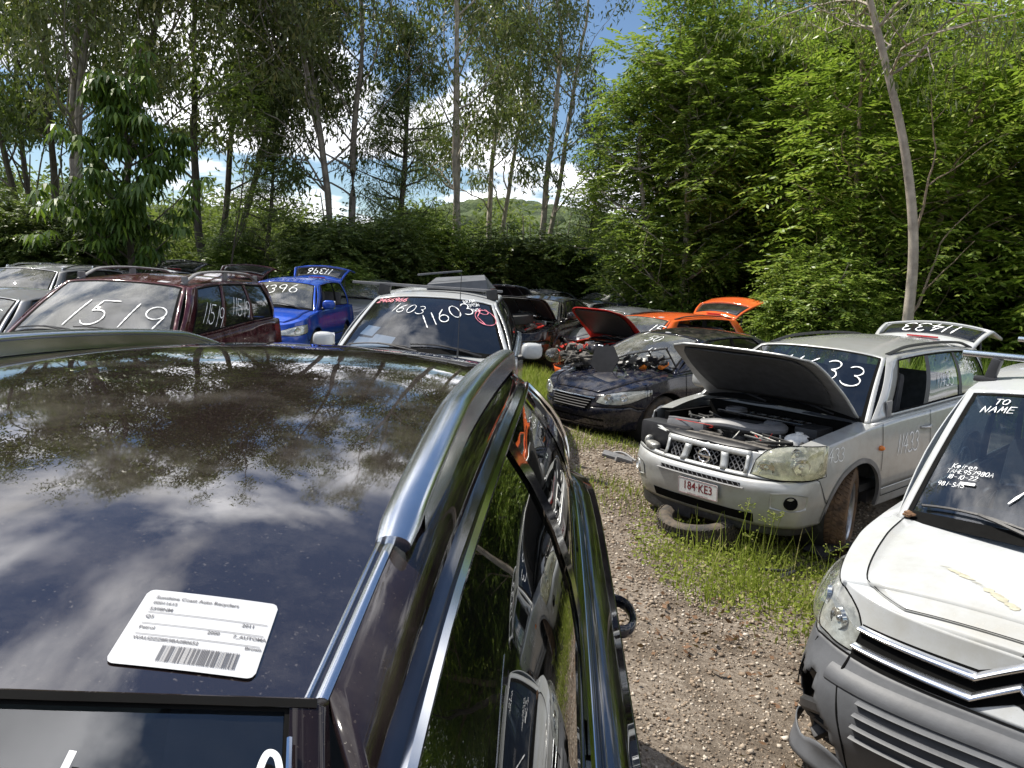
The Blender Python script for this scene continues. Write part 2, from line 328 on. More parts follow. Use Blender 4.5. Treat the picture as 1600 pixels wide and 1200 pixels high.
def strokes(text, h=.2, gap=.18, slant=.12, jit=.0, seed=1):
    rn = random.Random(seed); out = []; x = 0
    for ch in text:
        dy = rn.uniform(-jit, jit); sc = 1+rn.uniform(-jit, jit)
        for st in ST.get(ch, []): out.append([((x+(a*sc+b*slant))*h, (b*sc+dy)*h) for a, b in st])
        x += (.3 if ch in '1il' else .6)+gap
    return out, x*h
def ribbon(mb, path2, w, fmap, sub=.02):
    """thick 2D polyline laid on a surface by fmap(x,y)->Vector"""
    P = [Vector((a, b)) for a, b in path2]; Q = [P[0]]
    for i in range(len(P)-1):
        k = max(1, int((P[i+1]-P[i]).length/sub))
        for j in range(1, k+1): Q.append(P[i].lerp(P[i+1], j/k))
    L = []; Rr = []
    for i, p in enumerate(Q):
        d = Q[min(i+1, len(Q)-1)]-Q[max(i-1, 0)]
        if d.length < 1e-9: continue
        d.normalize(); n_ = Vector((-d.y, d.x))*w*.5*((.85+.3*math.sin(i*1.9+P[0].x*40)+.2*math.sin(i*.7)) if 0 < i < len(Q)-1 else .5)
        if i == 0: p = p-d*w*.3
        if i == len(Q)-1: p = p+d*w*.3
        L.append(fmap(*(p+n_))); Rr.append(fmap(*(p-n_)))
    mb.grid([L, Rr])
def write_on(parent, text_strokes, w, fmap, mat='chalk', name='chalk_writing'):
    mb = MB()
    for st in text_strokes: ribbon(mb, st, w, fmap)
    return mb.build(name, mat, parent, smooth=False)
def text_mesh(txt, size, align='LEFT', bold=0.):
    cu = bpy.data.curves.new('txt', 'FONT'); cu.body = txt; cu.size = size; cu.align_x = align; cu.offset = bold; cu.resolution_u = 2
    ob = bpy.data.objects.new('txt', cu); C.objects.link(ob); dg = bpy.context.evaluated_depsgraph_get(); me = bpy.data.meshes.new_from_object(ob.evaluated_get(dg))
    v = [tuple(x.co[:2]) for x in me.vertices]; f = [tuple(p.vertices) for p in me.polygons]
    bpy.data.objects.remove(ob); bpy.data.curves.remove(cu); bpy.data.meshes.remove(me); return v, f
def add_text(mb, txt, size, x, y, fmap, align='LEFT', bold=0., sx=1.):
    v, f = text_mesh(txt, size, align, bold); b = len(mb.v)
    mb.v += [tuple(fmap(x+a*sx, y+c)) for a, c in v]; mb.f += [tuple(b+i for i in q) for q in f]
# ================================================================ car builder
def lerp(a, b, t_): return a+(b-a)*t_
def tyre_mb(r=.34, w=.215, rr=None, tread=True, n=44, blocks=54):
    rr = rr or r*.66; h = w/2; mb = MB()
    prof = [(-h*.72, rr), (-h*.98, rr+(r-rr)*.30), (-h, rr+(r-rr)*.6), (-h*.93, r-.018), (-h*.80, r-.004), (-h*.5, r), (0, r+.001), (h*.5, r), (h*.80, r-.004), (h*.93, r-.018), (h, rr+(r-rr)*.6), (h*.98, rr+(r-rr)*.30), (h*.72, rr)]
    mb.lathe(prof, (0, 0, 0), 'X', n); mb.lathe([(h*.72, rr), (h*.5, rr-.012), (-h*.5, rr-.012), (-h*.72, rr)], (0, 0, 0), 'X', n)
    if tread:
        for k in range(blocks):
            a = 2*math.pi*k/blocks
            for xx, ww, sh in ((-h*.72, h*.36, .5), (-h*.25, h*.34, 0), (h*.25, h*.34, .5), (h*.72, h*.36, 0)):
                aa = a+sh*2*math.pi/blocks; q0 = len(mb.v)
                mb.box((0, 0, 0), (ww, .62*2*math.pi*r/blocks, .010)); cr_, sr_ = r+(.004 if abs(xx) < h*.5 else -.001), 0
                tl = .5 if xx > 0 else -.5
                def f(v, xx=xx, aa=aa, cr_=cr_, tl=tl):
                    ang = aa+(v.y+v.x*tl)/r; rad = cr_+v.z; return (xx+v.x, rad*math.sin(ang), rad*math.cos(ang))
                mb.xf(f, q0)
    return mb
def rim_mb(r=.22, w=.2, spokes=5, side=1):
    mb = MB(); h = w/2; o = side
    mb.lathe([(o*h*.85, r+.004), (o*h*.92, r-.004), (o*h*.8, r-.018), (-o*h*.6, r-.03)], (0, 0, 0), 'X', 36)
    for k in range(spokes):
        a = 2*math.pi*k/spokes
        for d in (-.13, .13):
            q0 = len(mb.v); mb.box((o*h*.55, 0, r*.5), (.028, .035, r*.98), bev=.008)
            rm = Matrix.Rotation(a+d, 3, 'X'); mb.xf(lambda v: rm @ v, q0)
    mb.lathe([(o*h*.62, .001), (o*h*.66, .03), (o*h*.6, .06), (o*h*.4, .065)], (0, 0, 0), 'X', 20)
    return mb
def hub_mb(r=.17):
    return MB().lathe([(-.02, .0), (-.02, r), (.02, r), (.02, 0)], (0, 0, 0), 'X', 28)
TYRES = {}
class Car:
    def __init__(s, name, label, cat, group, x, y, rz, sp):
        s.sp = sp; s.root = empty(name, (x, y, ground_z(x, y)+sp.get('dz', 0)), R(rz), label, cat, group)
        if sp.get('tilt'): s.root.rotation_euler = (R(sp['tilt'][0]), R(sp['tilt'][1]), R(rz))
        s.mat = sp['mat']; L, Wd = sp['L'], sp['W']; s.L, s.W = L, Wd; h = Wd/2; f = sp.get('nose', 1.0); rb = sp.get('tail', 1.0)
        hp = sp.get('plan') or [(0, L/2), (.30, L/2-.012*f), (.52, L/2-.06*f), (.70, L/2-.17*f), (.80, L/2-.33*f), (h-.035, L/2-.62), (h-.005, L/2-1.0), (h, 0), (h-.01, -L/2+.9), (h-.045, -L/2+.42), (.78, -L/2+.20*rb), (.66, -L/2+.07*rb), (.40, -L/2+.015), (0, -L/2)]
        P = cr(hp, 16); P[:, 0] = np.clip(P[:, 0], 0, None)
        d = np.hypot(*np.diff(P, axis=0).T); s.pa = np.concatenate([[0], np.cumsum(d)]); s.pp = P; s.U = s.pa[-1]
        tg = np.gradient(P, axis=0); tg /= np.linalg.norm(tg, axis=1)[:, None]+1e-9; nn = np.stack([-tg[:, 1], tg[:, 0]], 1); s.pn = nn
        s.belt = curve(sp['belt']); s.spf = curve(sp['sprof']); s.fpf = curve(sp['fprof']); s.rpf = curve(sp.get('rprof', sp['sprof']))
        s.zr_ = curve(sp['roof']); s.wr_ = curve(sp['wroof']); s.rc = sp.get('rcrown', .06); s.gin = sp.get('gin', .045)
        yi = P[::-1, 1]; s._yi = yi + np.arange(len(yi))*1e-7; s._ai = s.pa[::-1]
        s.yc, s.yw, s.yrt, s.yrb = sp['yc'], sp['yw'], sp['yrt'], sp['yrb']
        s.bow, s.bowt = sp.get('bow', .16), sp.get('bowt', .07); s.bowr = sp.get('bowr', .05)
        s.hc = sp.get('hcrown', .05); s.zc = s.belt(s.yc)+s.hc
    # --- lower body surface: u = signed arc length from the nose (+ is the car's right), z = height
    def plan(s, u):
        a = abs(u); x = np.interp(a, s.pa, s.pp[:, 0]); y = np.interp(a, s.pa, s.pp[:, 1]); nx = np.interp(a, s.pa, s.pn[:, 0]); ny = np.interp(a, s.pa, s.pn[:, 1])
        q = math.hypot(nx, ny) or 1; return (x if u >= 0 else -x), y, (nx if u >= 0 else -nx)/q, ny/q
    def P(s, u, z, off=0):
        x, y, nx, ny = s.plan(u); o = s.spf(z)*nx*nx+(s.fpf(z) if ny > 0 else s.rpf(z))*ny*ny
        x2 = x-nx*(o-off); y2 = y-ny*(o-off)
        if u*x2 < 0: x2 = 0
        return Vector((x2, y2, z))
    def uy(s, y): return float(np.interp(y, s._yi, s._ai))
    def zt(s, u): return s.belt(s.plan(u)[1])
    def Tp(s, u): return s.P(u, s.zt(u))
    def xt(s, y): return s.Tp(s.uy(y)).x
    def zm(s, u):
        y = s.plan(u)[1]; sp = s.sp; return float(np.interp(y, [-s.L/2, -s.L/2+.6, sp['yr']-.5, sp['yf']+.45, s.L/2-.35, s.L/2], [sp.get('zmr', .6), sp.get('zmr', .6), .5, .5, sp.get('zmf', .58)+.04, sp.get('zmf', .58)]))
    def zl(s, u):
        y = s.plan(u)[1]; sp = s.sp; ra = sp['ra']; z = float(np.interp(y, [-s.L/2, sp['yr']-ra, sp['yr']+ra, sp['yf']-ra, sp['yf']+ra, s.L/2], [sp.get('zbr', .32), .28, sp['sill'], sp['sill'], sp['zbf']+.03, sp['zbf']]))
        for ya in (sp['yf'], sp['yr']):
            d = abs(y-ya)
            if d < ra-1e-4: z = max(z, sp['rw']*.98+math.sqrt(ra*ra-d*d))
        return z
    def us(s, lo=None, hi=None, step=.05):
        sp = s.sp; vals = list(np.arange(0, s.U, step))+[s.U]
        for ya in (sp['yf'], sp['yr']):
            for k in range(15): vals.append(s.uy(ya+sp['ra']*math.cos(math.pi*k/14)))
            vals += [s.uy(ya+sp['ra']+.002), s.uy(ya-sp['ra']-.002)]
        v = sorted(set(round(a, 4) for a in vals)); v = [-a for a in v[::-1] if a > 0]+v
        return [a for a in v if (lo is None or a >= lo) and (hi is None or a <= hi)]
    def body(s, hole=None, step=.05, nz=9, bumper_mat=None, rear_bumper_mat=None, part=True):
        us = s.us(step=step); sp = s.sp; yfb = sp['yf']+sp['ra']*.98; yrb = sp['yr']-sp['ra']*.98
        low = [[s.P(u, lerp(s.zl(u), max(s.zm(u), s.zl(u)+.001), k/nz)) for k in range(nz+1)] for u in us]
        up = [[s.P(u, lerp(max(s.zm(u), s.zl(u)+.001), s.zt(u), k/nz)) for k in range(nz+1)] for u in us]
        ys = [s.plan(u)[1] for u in us]
        def hs(G, i, j):
            if not hole: return False
            c = (G[i][j]+G[i+1][j+1])*.5; return hole((us[i]+us[i+1])*.5, c.z)
        mb = MB(); mb.grid(low, lambda i, j: ys[i] > yfb-.001 and ys[i+1] > yfb-.001 or (ys[i] < yrb+.001 and ys[i+1] < yrb+.001)); mb.grid(up, lambda i, j: hs(up, i, j))
        # shoulders between the top ring and the base of the greenhouse
        for sg in (1, -1):
            yy_ = np.linspace(s.yc, s.yrb, 26)
            mb.grid([[s.Tp(sg*s.uy(y)), s.base(sg, y)] for y in yy_])
        s.o_body = mb.build('body', s.mat, s.root, solid=.008, solmat='interior' if sp.get('inner') else None)
        mb = MB().grid(low, lambda i, j: not (ys[i] > yfb-.001 and ys[i+1] > yfb-.001) or hs(low, i, j)); s.o_fb = mb.build('front_bumper', bumper_mat or s.mat, s.root, solid=.008)
        mb = MB().grid(low, lambda i, j: not (ys[i] < yrb+.001 and ys[i+1] < yrb+.001)); mb.build('rear_bumper', rear_bumper_mat or bumper_mat or s.mat, s.root)
        # wheel-arch liners and underbody
        mb = MB(); h = s.W/2
        for ya in (sp['yf'], sp['yr']):
            for sg in (1, -1):
                mb.lathe([(sg*(h-.06), sp['ra']+.012), (sg*(h-.32), sp['ra']+.012), (sg*(h-.36), .05)], (0, ya, sp['rw']), 'X', 22, -1.9, 1.9)
        mb.box((0, (sp['yf']+sp['yr'])/2, sp['sill']+.06), (s.W-.22, sp['yf']-sp['yr']-2*sp['ra'], .10)); mb.box((0, 0, .42), (s.W-.75, s.L-.5, .14))
        mb.build('underbody', 'plastic_black', s.root)
        # body seams
        mb = MB()
        def line(pts, w=.006):
            a = []; b = []
            for i, (u, z) in enumerate(pts):
                u2, z2 = pts[min(i+1, len(pts)-1)]; u1, z1 = pts[max(i-1, 0)]; du, dz = u2-u1, z2-z1; q = math.hypot(du, dz) or 1
                a.append(s.P(u-dz/q*w/2, z+du/q*w/2, .0085)); b.append(s.P(u+dz/q*w/2, z-du/q*w/2, .0085))
            mb.grid([a, b])
        uf = s.uy(yfb)
        if not sp.get('no_bumper_seam'): line([(u, s.zm(u)) for u in np.linspace(-uf, uf, 60)])
        ur = s.uy(yrb); line([(u, s.zm(u)) for u in np.linspace(ur, s.U, 20)]); line([(-u, s.zm(u)) for u in np.linspace(ur, s.U, 20)])
        for sg in (1, -1):
            for yd in sp.get('doors', []):
                u = s.uy(yd)*sg; z0 = s.zl(u)+.09; line([(u, lerp(z0, s.zt(u)-.002, k/14)) for k in range(15)], .008)
            if sp.get('doors'):
                dd = sp['doors']; line([(sg*s.uy(y), s.zl(sg*s.uy(y))+.09) for y in np.linspace(dd[0], dd[-1], 40) if s.zl(sg*s.uy(y)) < sp['sill']+.15], .008)
        mb.build('panel_gap', 'seam', s.root, smooth=False)
        return s
    def arch_trim(s, mat='plastic_black', w=.04):
        sp = s.sp
        for ya in (sp['yf'], sp['yr']):
            for sg in (1, -1):
                mb = MB(); g = []
                for k in range(25):
                    a = math.pi*(k/24); row = []
                    for dr in (-.004, w):
                        rr = sp['ra']+dr; y = ya+rr*math.cos(a); z = sp['rw']*.98+rr*math.sin(a); row.append(s.P(sg*s.uy(y), z, .010))
                    row.insert(0, s.P(sg*s.uy(ya+sp['ra']*math.cos(a)), sp['rw']*.98+sp['ra']*math.sin(a), -.02)); g.append(row)
                mb.grid(g).build('arch_moulding', mat, s.root)
    def base(s, sg, y): return Vector((sg*(s.xt(y)-s.gin), y, s.belt(y)+.006))
    # --- bonnet surface, c across (-1..1), y along
    def H(s, c, u):
        t_ = s.Tp(u); x = t_.x*c; fade = sstep((s.L/2-t_.y)/.45); return Vector((x, t_.y, t_.z+s.hc*(1-abs(c)**2.2)*fade+s.sp.get('hrise', 0)*fade*math.exp(-((abs(c)-.62)/.10)**2)))
    def bonnet(s, cut=.84, u_front=.62, angle=0, mat=None, strip=True, under='interior', name='bonnet', yback=None, fthole=None, front_strip_mat=None, shift=(0, 0, 0)):
        ub = s.uy(s.yc-.02 if yback is None else yback); uu = list(np.linspace(0.02, u_front, 5))+list(np.linspace(u_front, ub, 26))[1:]
        cs = sorted(set([-1, -.92, -cut, cut, .92, 1]+list(np.linspace(-cut, cut, 17)))); G = [[s.H(c, u) for c in cs] for u in uu]
        ishood = lambda i, j: uu[i] >= u_front-1e-6 and cs[j] >= -cut-1e-6 and cs[j+1] <= cut+1e-6
        xlim = cut*s.Tp(u_front).x*1.001
        isstrip = lambda i, j: front_strip_mat is not None and uu[i+1] <= u_front+1e-6 and max(abs(G[i+1][j].x), abs(G[i+1][j+1].x)) <= xlim
        MB().grid(G, lambda i, j: ishood(i, j) or isstrip(i, j) or (fthole and fthole(G[i][j]))).build('fender_top', mat or s.mat, s.root)
        if front_strip_mat: MB().grid(G, lambda i, j: not isstrip(i, j)).build('radiator_support', front_strip_mat, s.root, solid=.03)
        mb = MB().grid(G, lambda i, j: not ishood(i, j)); zs = s.zc-.02
        cq = s.H(0, ub); ax = Vector((0, cq.y, s.belt(s.yc)))
        # inner frame: rolled edge
        if angle:
            rm = Matrix.Rotation(R(angle), 3, 'X'); sh = Vector(shift); mb.xf(lambda v: rm @ (v-ax)+ax+sh)
        s.o_bonnet = mb.build(name, mat or s.mat, s.root, solid=.014, solmat=None)
        if angle:
            mi = MB(); vs = [u for u in uu if u >= u_front-1e-6]; c2 = np.linspace(-cut*.93, cut*.93, 13)
            nn_ = len(vs)
            if s.sp.get('liner2'):
                mf = MB().grid([[s.H(c, u)-Vector((0, .0, .016+.006*(1-abs(c)))) for c in np.linspace(-cut*.985, cut*.985, 15)] for u in vs]); mf.xf(lambda v: rm @ (v-ax)+ax+sh); mf.build('bonnet_inner_frame', s.sp['liner2'], s.o_bonnet)
                k0, k1 = 3, len(vs)-4; mi.grid([[s.H(c*(.80+.12*math.sin(math.pi*(i+.5)/(k1-k0))), u)-Vector((0, .0, .034+.012*(1-abs(c)))) for c in c2] for i, u in enumerate(vs[k0:k1])])
            else: mi.grid([[s.H(c, u)-Vector((0, .0, .028+.012*(1-abs(c)))) for c in c2] for u in vs])
            mi.xf(lambda v: rm @ (v-ax)+ax+sh); s.o_liner = mi.build('bonnet_liner', under, s.o_bonnet, solid=.012)
            mr_ = MB()
            for c0 in (-.45, 0, .45): mr_.tube([s.H(c0*(1 if k < 6 else 1), u)-Vector((0, 0, .045)) for k, u in enumerate(vs[2:-2:2])], .02, 6, rz=.008)
            for u in (vs[2], vs[-3]): mr_.tube([s.H(c, u)-Vector((0, 0, .045)) for c in np.linspace(-cut*.85, cut*.85, 12)], .022, 6, rz=.008)
            mr_.xf(lambda v: rm @ (v-ax)+ax+sh)
            if not s.sp.get('liner2'): mr_.build('bonnet_rib', s.sp.get('ribmat', s.mat), s.o_bonnet)
        else:
            mg = MB()
            for c0 in (-cut, cut): mg.grid([[s.H(c0-.004, u)+Vector((0, 0, .010)), s.H(c0+.004, u)+Vector((0, 0, .010))] for u in uu if u >= u_front])
            mg.grid([[s.H(c, u_front-.004)+Vector((0, .002, .004)), s.H(c, u_front+.004)+Vector((0, 0, .010))] for c in np.linspace(-cut, cut, 20)])
            mg.build('bonnet_gap', 'seam', s.root, smooth=False)
        return s
    def deck(s):
        ub = s.uy(s.yrb+.02); uu = list(np.linspace(ub, s.U-.02, 18)); cs = np.linspace(-1, 1, 15)
        def D(c, u): t_ = s.Tp(u); return Vector((t_.x*c, t_.y, t_.z+.03*(1-abs(c)**2.2)*sstep((t_.y+s.L/2)/.3)))
        MB().grid([[D(c, u) for c in cs] for u in uu]).build('boot_lid', s.mat, s.root)
    # --- greenhouse
    def S(s, sg, u, v, off=0):
        b = s.base(sg, lerp(s.yc, s.yrb, u)); y = lerp(s.yw, s.yrt, u); t_ = Vector((sg*s.wr_(y), y, s.zr_(y)))
        p = b.lerp(t_, v); e = s.sp.get('sbulge', .035)*math.sin(math.pi*v); return p+Vector((sg*(e+off)*.94, 0, (e+off)*.34))
    def Wd_(s, a, v, off=0):
        wb = s.xt(s.yc)-s.gin; b = Vector((a*wb, s.yc+s.bow*(1-a*a), s.belt(s.yc)+.006+(s.hc+.004)*(1-a*a))); t_ = s.Rf(a, 0); p = b.lerp(t_, v)
        dy, dz = t_.y-b.y, t_.z-b.z; q = math.hypot(dy, dz); e = .045*math.sin(math.pi*v)*(1-a*a*.6)+off; return p+Vector((a*off*.3, dz/q*e, -dy/q*e))
    def Rf(s, c, k, off=0):
        yl = lerp(s.yw, s.yrt, k); y = lerp(s.yw+s.bowt*(1-c*c), s.yrt-s.bowr*(1-c*c), k); rc = s.rc*(.75+.25*math.sin(math.pi*min(1, max(0, k)))); return Vector((c*s.wr_(yl), y, s.zr_(yl)+rc*(1-abs(c)**2.5)+off))
    def Rr(s, a, v, off=0):
        b = s.base(1, s.yrb); b = Vector((a*b.x, b.y-s.sp.get('bowb', .08)*(1-a*a), b.z)); t_ = s.Rf(a, 1); p = b.lerp(t_, v); dy, dz = t_.y-b.y, t_.z-b.z; q = math.hypot(dy, dz)
        e = .03*math.sin(math.pi*v)+off; return p+Vector((0, -dz/q*e, dy/q*e))
    def greenhouse(s, wins, v0=.06, v1=.92, glassm='glass_clear', screen='glass_clear', rear=True, rearglass='glass_dark', openwin=(), trim='seam', trim_r=.007, pillar='seam', roofmat=None, rear_v0=.08, n=1, vtop=.965, frit=.02, fx=.915):
        mbf = MB(); s.glasses = {}
        br = sorted(set([0, 1]+[w for q in wins for w in q]))
        us = []
        for a, b in zip(br[:-1], br[1:]): us += list(np.linspace(a, b, max(2, int((b-a)*18)+1)))[:-1]
        us.append(1.); vs = [0, v0]+list(np.linspace(v0, v1, 7))[1:]+[1.]
        inw = lambda u: any(a <= u <= b for a, b in wins)
        for sg in (1, -1):
            G = [[s.S(sg, u, v) for v in vs] for u in us]
            def cell(i, j):
                uc = (us[i]+us[i+1])/2; vc = (vs[j]+vs[j+1])/2; return uc, vc
            ispil = lambda uc, vc: v0 < vc < v1 and not inw(uc) and wins[0][1] < uc < wins[-1][0] and pillar != s.mat
            mbf.grid(G, lambda i, j: (v0 < cell(i, j)[1] < v1 and inw(cell(i, j)[0])) or ispil(*cell(i, j)))
            for (a, b), (c_, d_) in zip(wins[:-1], wins[1:]):
                if pillar == s.mat: continue
                MB().grid(G, lambda i, j: not (ispil(*cell(i, j)) and b <= cell(i, j)[0] <= c_)).build('door_pillar', pillar, s.root)
            for k, (a, b) in enumerate(wins):
                key = (sg, k)
                if key in openwin: continue
                s.glasses[key] = MB().surf(lambda u, v: s.S(sg, u, v, -.006), np.linspace(a-.004, b+.004, 8), np.linspace(v0-.01, v1+.01, 7)).build('side_window', glassm, s.root)
            path = [s.S(sg, u, v0, .004) for u in np.linspace(wins[0][0], wins[-1][1], 30)]+[s.S(sg, wins[-1][1], v, .004) for v in np.linspace(v0, v1, 8)][1:]+[s.S(sg, u, v1, .004) for u in np.linspace(wins[-1][1], wins[0][0], 30)][1:]+[s.S(sg, wins[0][0], v, .004) for v in np.linspace(v1, v0, 8)][1:-1]
            MB().tube(path, trim_r, 6, closed=True).build('window_trim', trim, s.root)
        # windscreen
        A = [-1, -.975, -.95]+list(np.linspace(-.95, .95, 15))[1:-1]+[.95, .975, 1]; V = [0, .04]+list(np.linspace(.04, vtop, 9))[1:]+[1]
        mbf.surf(lambda a, v: s.Wd_(a, v), A, V, lambda i, j: abs((A[i]+A[i+1])/2) < .95 and (V[j]+V[j+1])/2 < vtop)
        s.o_screen = MB().surf(lambda a, v: s.Wd_(a, v, -.002), np.linspace(-.955, .955, 19), np.linspace(.0, vtop+.01, 12)).build('windscreen', screen, s.root)
        fr = MB(); A2 = [-.952, -fx]+list(np.linspace(-fx, fx, 19))[1:]+[.952]; V2 = [0.0, .065]+list(np.linspace(.065, vtop-frit, 9))[1:]+[vtop+.003]
        fr.surf(lambda a, v: s.Wd_(a, v, .001), A2, V2, lambda i, j: abs((A2[i]+A2[i+1])/2) < fx and .065 < (V2[j]+V2[j+1])/2 < vtop-frit)
        fr.build('screen_border', 'seam', s.o_screen)
        # roof
        mbr = MB().surf(lambda c, k: s.Rf(c, k), np.linspace(-1, 1, 25 if n == 1 else 61), np.linspace(0, 1, 16 if n == 1 else 61)); s.o_roof = mbr.build('roof', roofmat or s.mat, s.root)
        if rear:
            A3 = [-1, -.9]+list(np.linspace(-.9, .9, 11))[1:]+[1]; V3 = [0, rear_v0]+list(np.linspace(rear_v0, .9, 6))[1:]+[1]
            mbf.surf(lambda a, v: s.Rr(a, v), A3, V3, lambda i, j: abs((A3[i]+A3[i+1])/2) < .9 and rear_v0 < (V3[j]+V3[j+1])/2 < .9)
            MB().surf(lambda a, v: s.Rr(a, v, -.004), np.linspace(-.91, .91, 11), np.linspace(rear_v0-.02, .91, 6)).build('rear_window', rearglass, s.root)
        mbf.build('cabin_frame', s.sp.get('framemat', s.mat), s.root, solid=.006)
        # wipers
        wm = MB()
        for a0, a1 in ((.15, .85), (-.55, .12)):
            wm.tube([s.Wd_(lerp(a0, a1, k/8), .055+.045*math.sin(k/8*2.2), .018) for k in range(9)], .007, 5)
            wm.tube([s.Wd_(a0-.12, .0, .02), s.Wd_(lerp(a0, a1, .35), .07, .03), s.Wd_(lerp(a0, a1, .5), .095, .02)], .009, 5)
        wm.build('wiper', 'plastic_black', s.root)
        return s
    def interior(s, wheel=True, dash=True, seats=True, col='seat_cloth'):
        z = s.sp['sill']+.1; yb = s.yc
        m = MB()
        m.box((0, (s.yc+s.yrb)/2, z+.05), (s.W-.24, s.yc-s.yrb-.1, .06)); m.build('cabin_floor', 'interior', s.root)
        if dash:
            q = MB(); zt = s.belt(yb)-.03; w = s.xt(yb)-.09; q.grid([[Vector((a*w, lerp(yb+.05, yb-.42, t_), zt-.015*abs(a)-.20*max(0, t_-.65)**1.2*3-.0*t_+.015)) for t_ in np.linspace(0, 1, 9)] for a in np.linspace(-1, 1, 12)])
            q.box((0, yb-.34, zt-.30), (2*w*.98, .16, .36), bev=.03); q.ell((.38, yb-.30, zt+.035), (.20, .12, .07), p=2.5); q.build('dashboard', 'interior', s.root)
        if wheel:
            q = MB(); ctr = Vector((.38, yb-.55, s.belt(yb)-.02)); rm = Matrix.Rotation(R(-62), 3, 'X')
            q.tube([ctr+rm @ Vector((.185*math.cos(a), .185*math.sin(a), 0)) for a in np.linspace(0, 2*math.pi, 25)[:-1]], .015, 8, closed=True); q.tube([ctr+rm @ Vector((-.18, 0, 0)), ctr, ctr+rm @ Vector((.18, 0, 0))], .02, 6); q.tube([ctr, ctr+rm @ Vector((0, -.18, 0))], .02, 6); q.build('steering_wheel', 'plastic_black', s.root)
        if seats:
            zh = s.belt(yb)
            for sx in (.37, -.37):
                for yy_ in (yb-1.05, ):
                    q = MB(); q.box((sx, yy_+.18, z+.28), (.48, .5, .16), bev=.05); q.box((sx, yy_-.14, z+.62), (.46, .14, .66), rot=(R(14), 0, 0), bev=.06, taper=.86); q.box((sx, yy_-.24, zh+.18), (.26, .10, .18), rot=(R(10), 0, 0), bev=.04); q.build('seat', col, s.root)
            q = MB(); yy_ = yb-2.0; q.box((0, yy_+.18, z+.28), (1.3, .48, .16), bev=.05); q.box((0, yy_-.12, z+.60), (1.3, .14, .62), rot=(R(16), 0, 0), bev=.05)
            for sx in (.42, -.42): q.box((sx, yy_-.22, zh+.14), (.26, .09, .15), bev=.03)
            q.build('rear_seat', col, s.root)
        return s
    def wheels(s, which='all', tyre='tyre', spokes=5, steer=0, rimmat='alloy', w=.215):
        sp = s.sp
        for ya in (sp['yf'], sp['yr']):
            for sg in (1, -1):
                if which != 'all' and (('f' if ya == sp['yf'] else 'r')+('r' if sg > 0 else 'l')) not in which: continue
                o = hub_mb(sp['rw']*.45).build('wheel', 'engine_metal', s.root); o.location = (sg*(s.W/2-.045-w/2), ya, sp['rw']-.004)
                if steer and ya == sp['yf']: o.rotation_euler = (0, 0, R(steer))
                key = (round(sp['rw'], 3), w, tyre, s.sp.get('tread', False))
                if key not in TYRES: TYRES[key] = tyre_mb(sp['rw'], w, tread=s.sp.get('tread', False)).build('tyre', tyre, o)
                else: c = TYRES[key].copy(); C.objects.link(c); c.parent = o
                rim_mb(sp['rw']*.66, w*.95, spokes, sg).build('rim', rimmat, o)
        return s
    def mirrors(s, mat=None, z=None, y=None, size=(.115, .075, .085), out=.13, which=(1, -1)):
        for sg in which:
            y_ = (s.yc-.28) if y is None else y; z_ = (s.belt(y_)+.10) if z is None else z; x0 = s.xt(y_)
            m = MB().ell((sg*(x0+out-.01), y_, z_), size, 18, 12, p=3.0, rot=(0, 0, R(-8*sg))); o = m.build('door_mirror', mat or s.mat, s.root)
            MB().tube([(sg*(x0-.05), y_-.02, z_-.10), (sg*(x0+.03), y_, z_-.07), (sg*(x0+out*.6), y_, z_-.055)], .028, 8).build('mirror_arm', 'plastic_black', o)
            MB().grid([[Vector((sg*(x0+out-.01)+a*size[0]*.86, y_-size[1]*1.0, z_+b*size[2]*.84)) for b in (-1, 1)] for a in (-1, 1)]).build('mirror_glass', 'chrome', o, solid=.004)
        return s
    def patch(s, lo, up, n=16, m=9, off=.008, dome=.02, edge=-.012, fn=None, sg=1, p=2.5):
        fn = fn or s.P
        def rs(ch): q = cr(ch, 10); d = np.concatenate([[0], np.cumsum(np.hypot(*np.diff(q, axis=0).T))]); return np.stack([np.interp(np.linspace(0, d[-1], n+1), d, q[:, k]) for k in (0, 1)], 1)
        A = rs(lo); B = rs(up); mb = MB(); G = []
        for i in range(n+1):
            row = []
            for j in range(m+1):
                a, b = i/n, j/m; uv = A[i]*(1-b)+B[i]*b; e = (1-abs(2*a-1)**p)*(1-abs(2*b-1)**p); o = edge if (i in (0, n) or j in (0, m)) else off+dome*e
                row.append(fn(sg*uv[0], uv[1], o))
            G.append(row)
        return mb.grid(G)
    def headlight(s, lo, up, sg, lens='lens', bowls=((.5, .5, .06),), dome=.03, off=.012, house='bowl', rimm='plastic_mid'):
        n_ = s.patch(lo, up, off=.0055, dome=.001, edge=.0045, sg=sg); o = n_.build('headlight', house, s.root)
        lo_, up_ = cr(lo, 10), cr(up, 10)
        for (a, b, r_) in bowls:
            q = lo_[int(a*(len(lo_)-1))]*(1-b)+up_[int(a*(len(up_)-1))]*b; c = s.P(sg*q[0], q[1], .010); nrm = (s.P(sg*q[0], q[1], .05)-s.P(sg*q[0], q[1], 0)).normalized()
            mb = MB().lathe([(-.002, .004), (-.001, r_*.5), (.003, r_*.85), (.010, r_), (.011, r_*1.06), (-.006, r_*1.12)], (0, 0, 0), 'Z', 20); mb.ell((0, 0, .0), (r_*.34, r_*.34, .012), 10, 8)
            rot = nrm.to_track_quat('Z', 'Y').to_matrix(); mb.xf(lambda v: c+rot @ v); mb.build('reflector', 'chrome', o)
        s.patch(lo, up, off=max(off, .016), dome=dome, edge=.003, sg=sg).build('lens', lens, o)
        path = [s.P(sg*a, b, .004) for a, b in list(lo_)+list(up_[::-1])]; MB().tube(path[::2], .004, 5, closed=True).build('lamp_seal', 'seam', o)
        return o
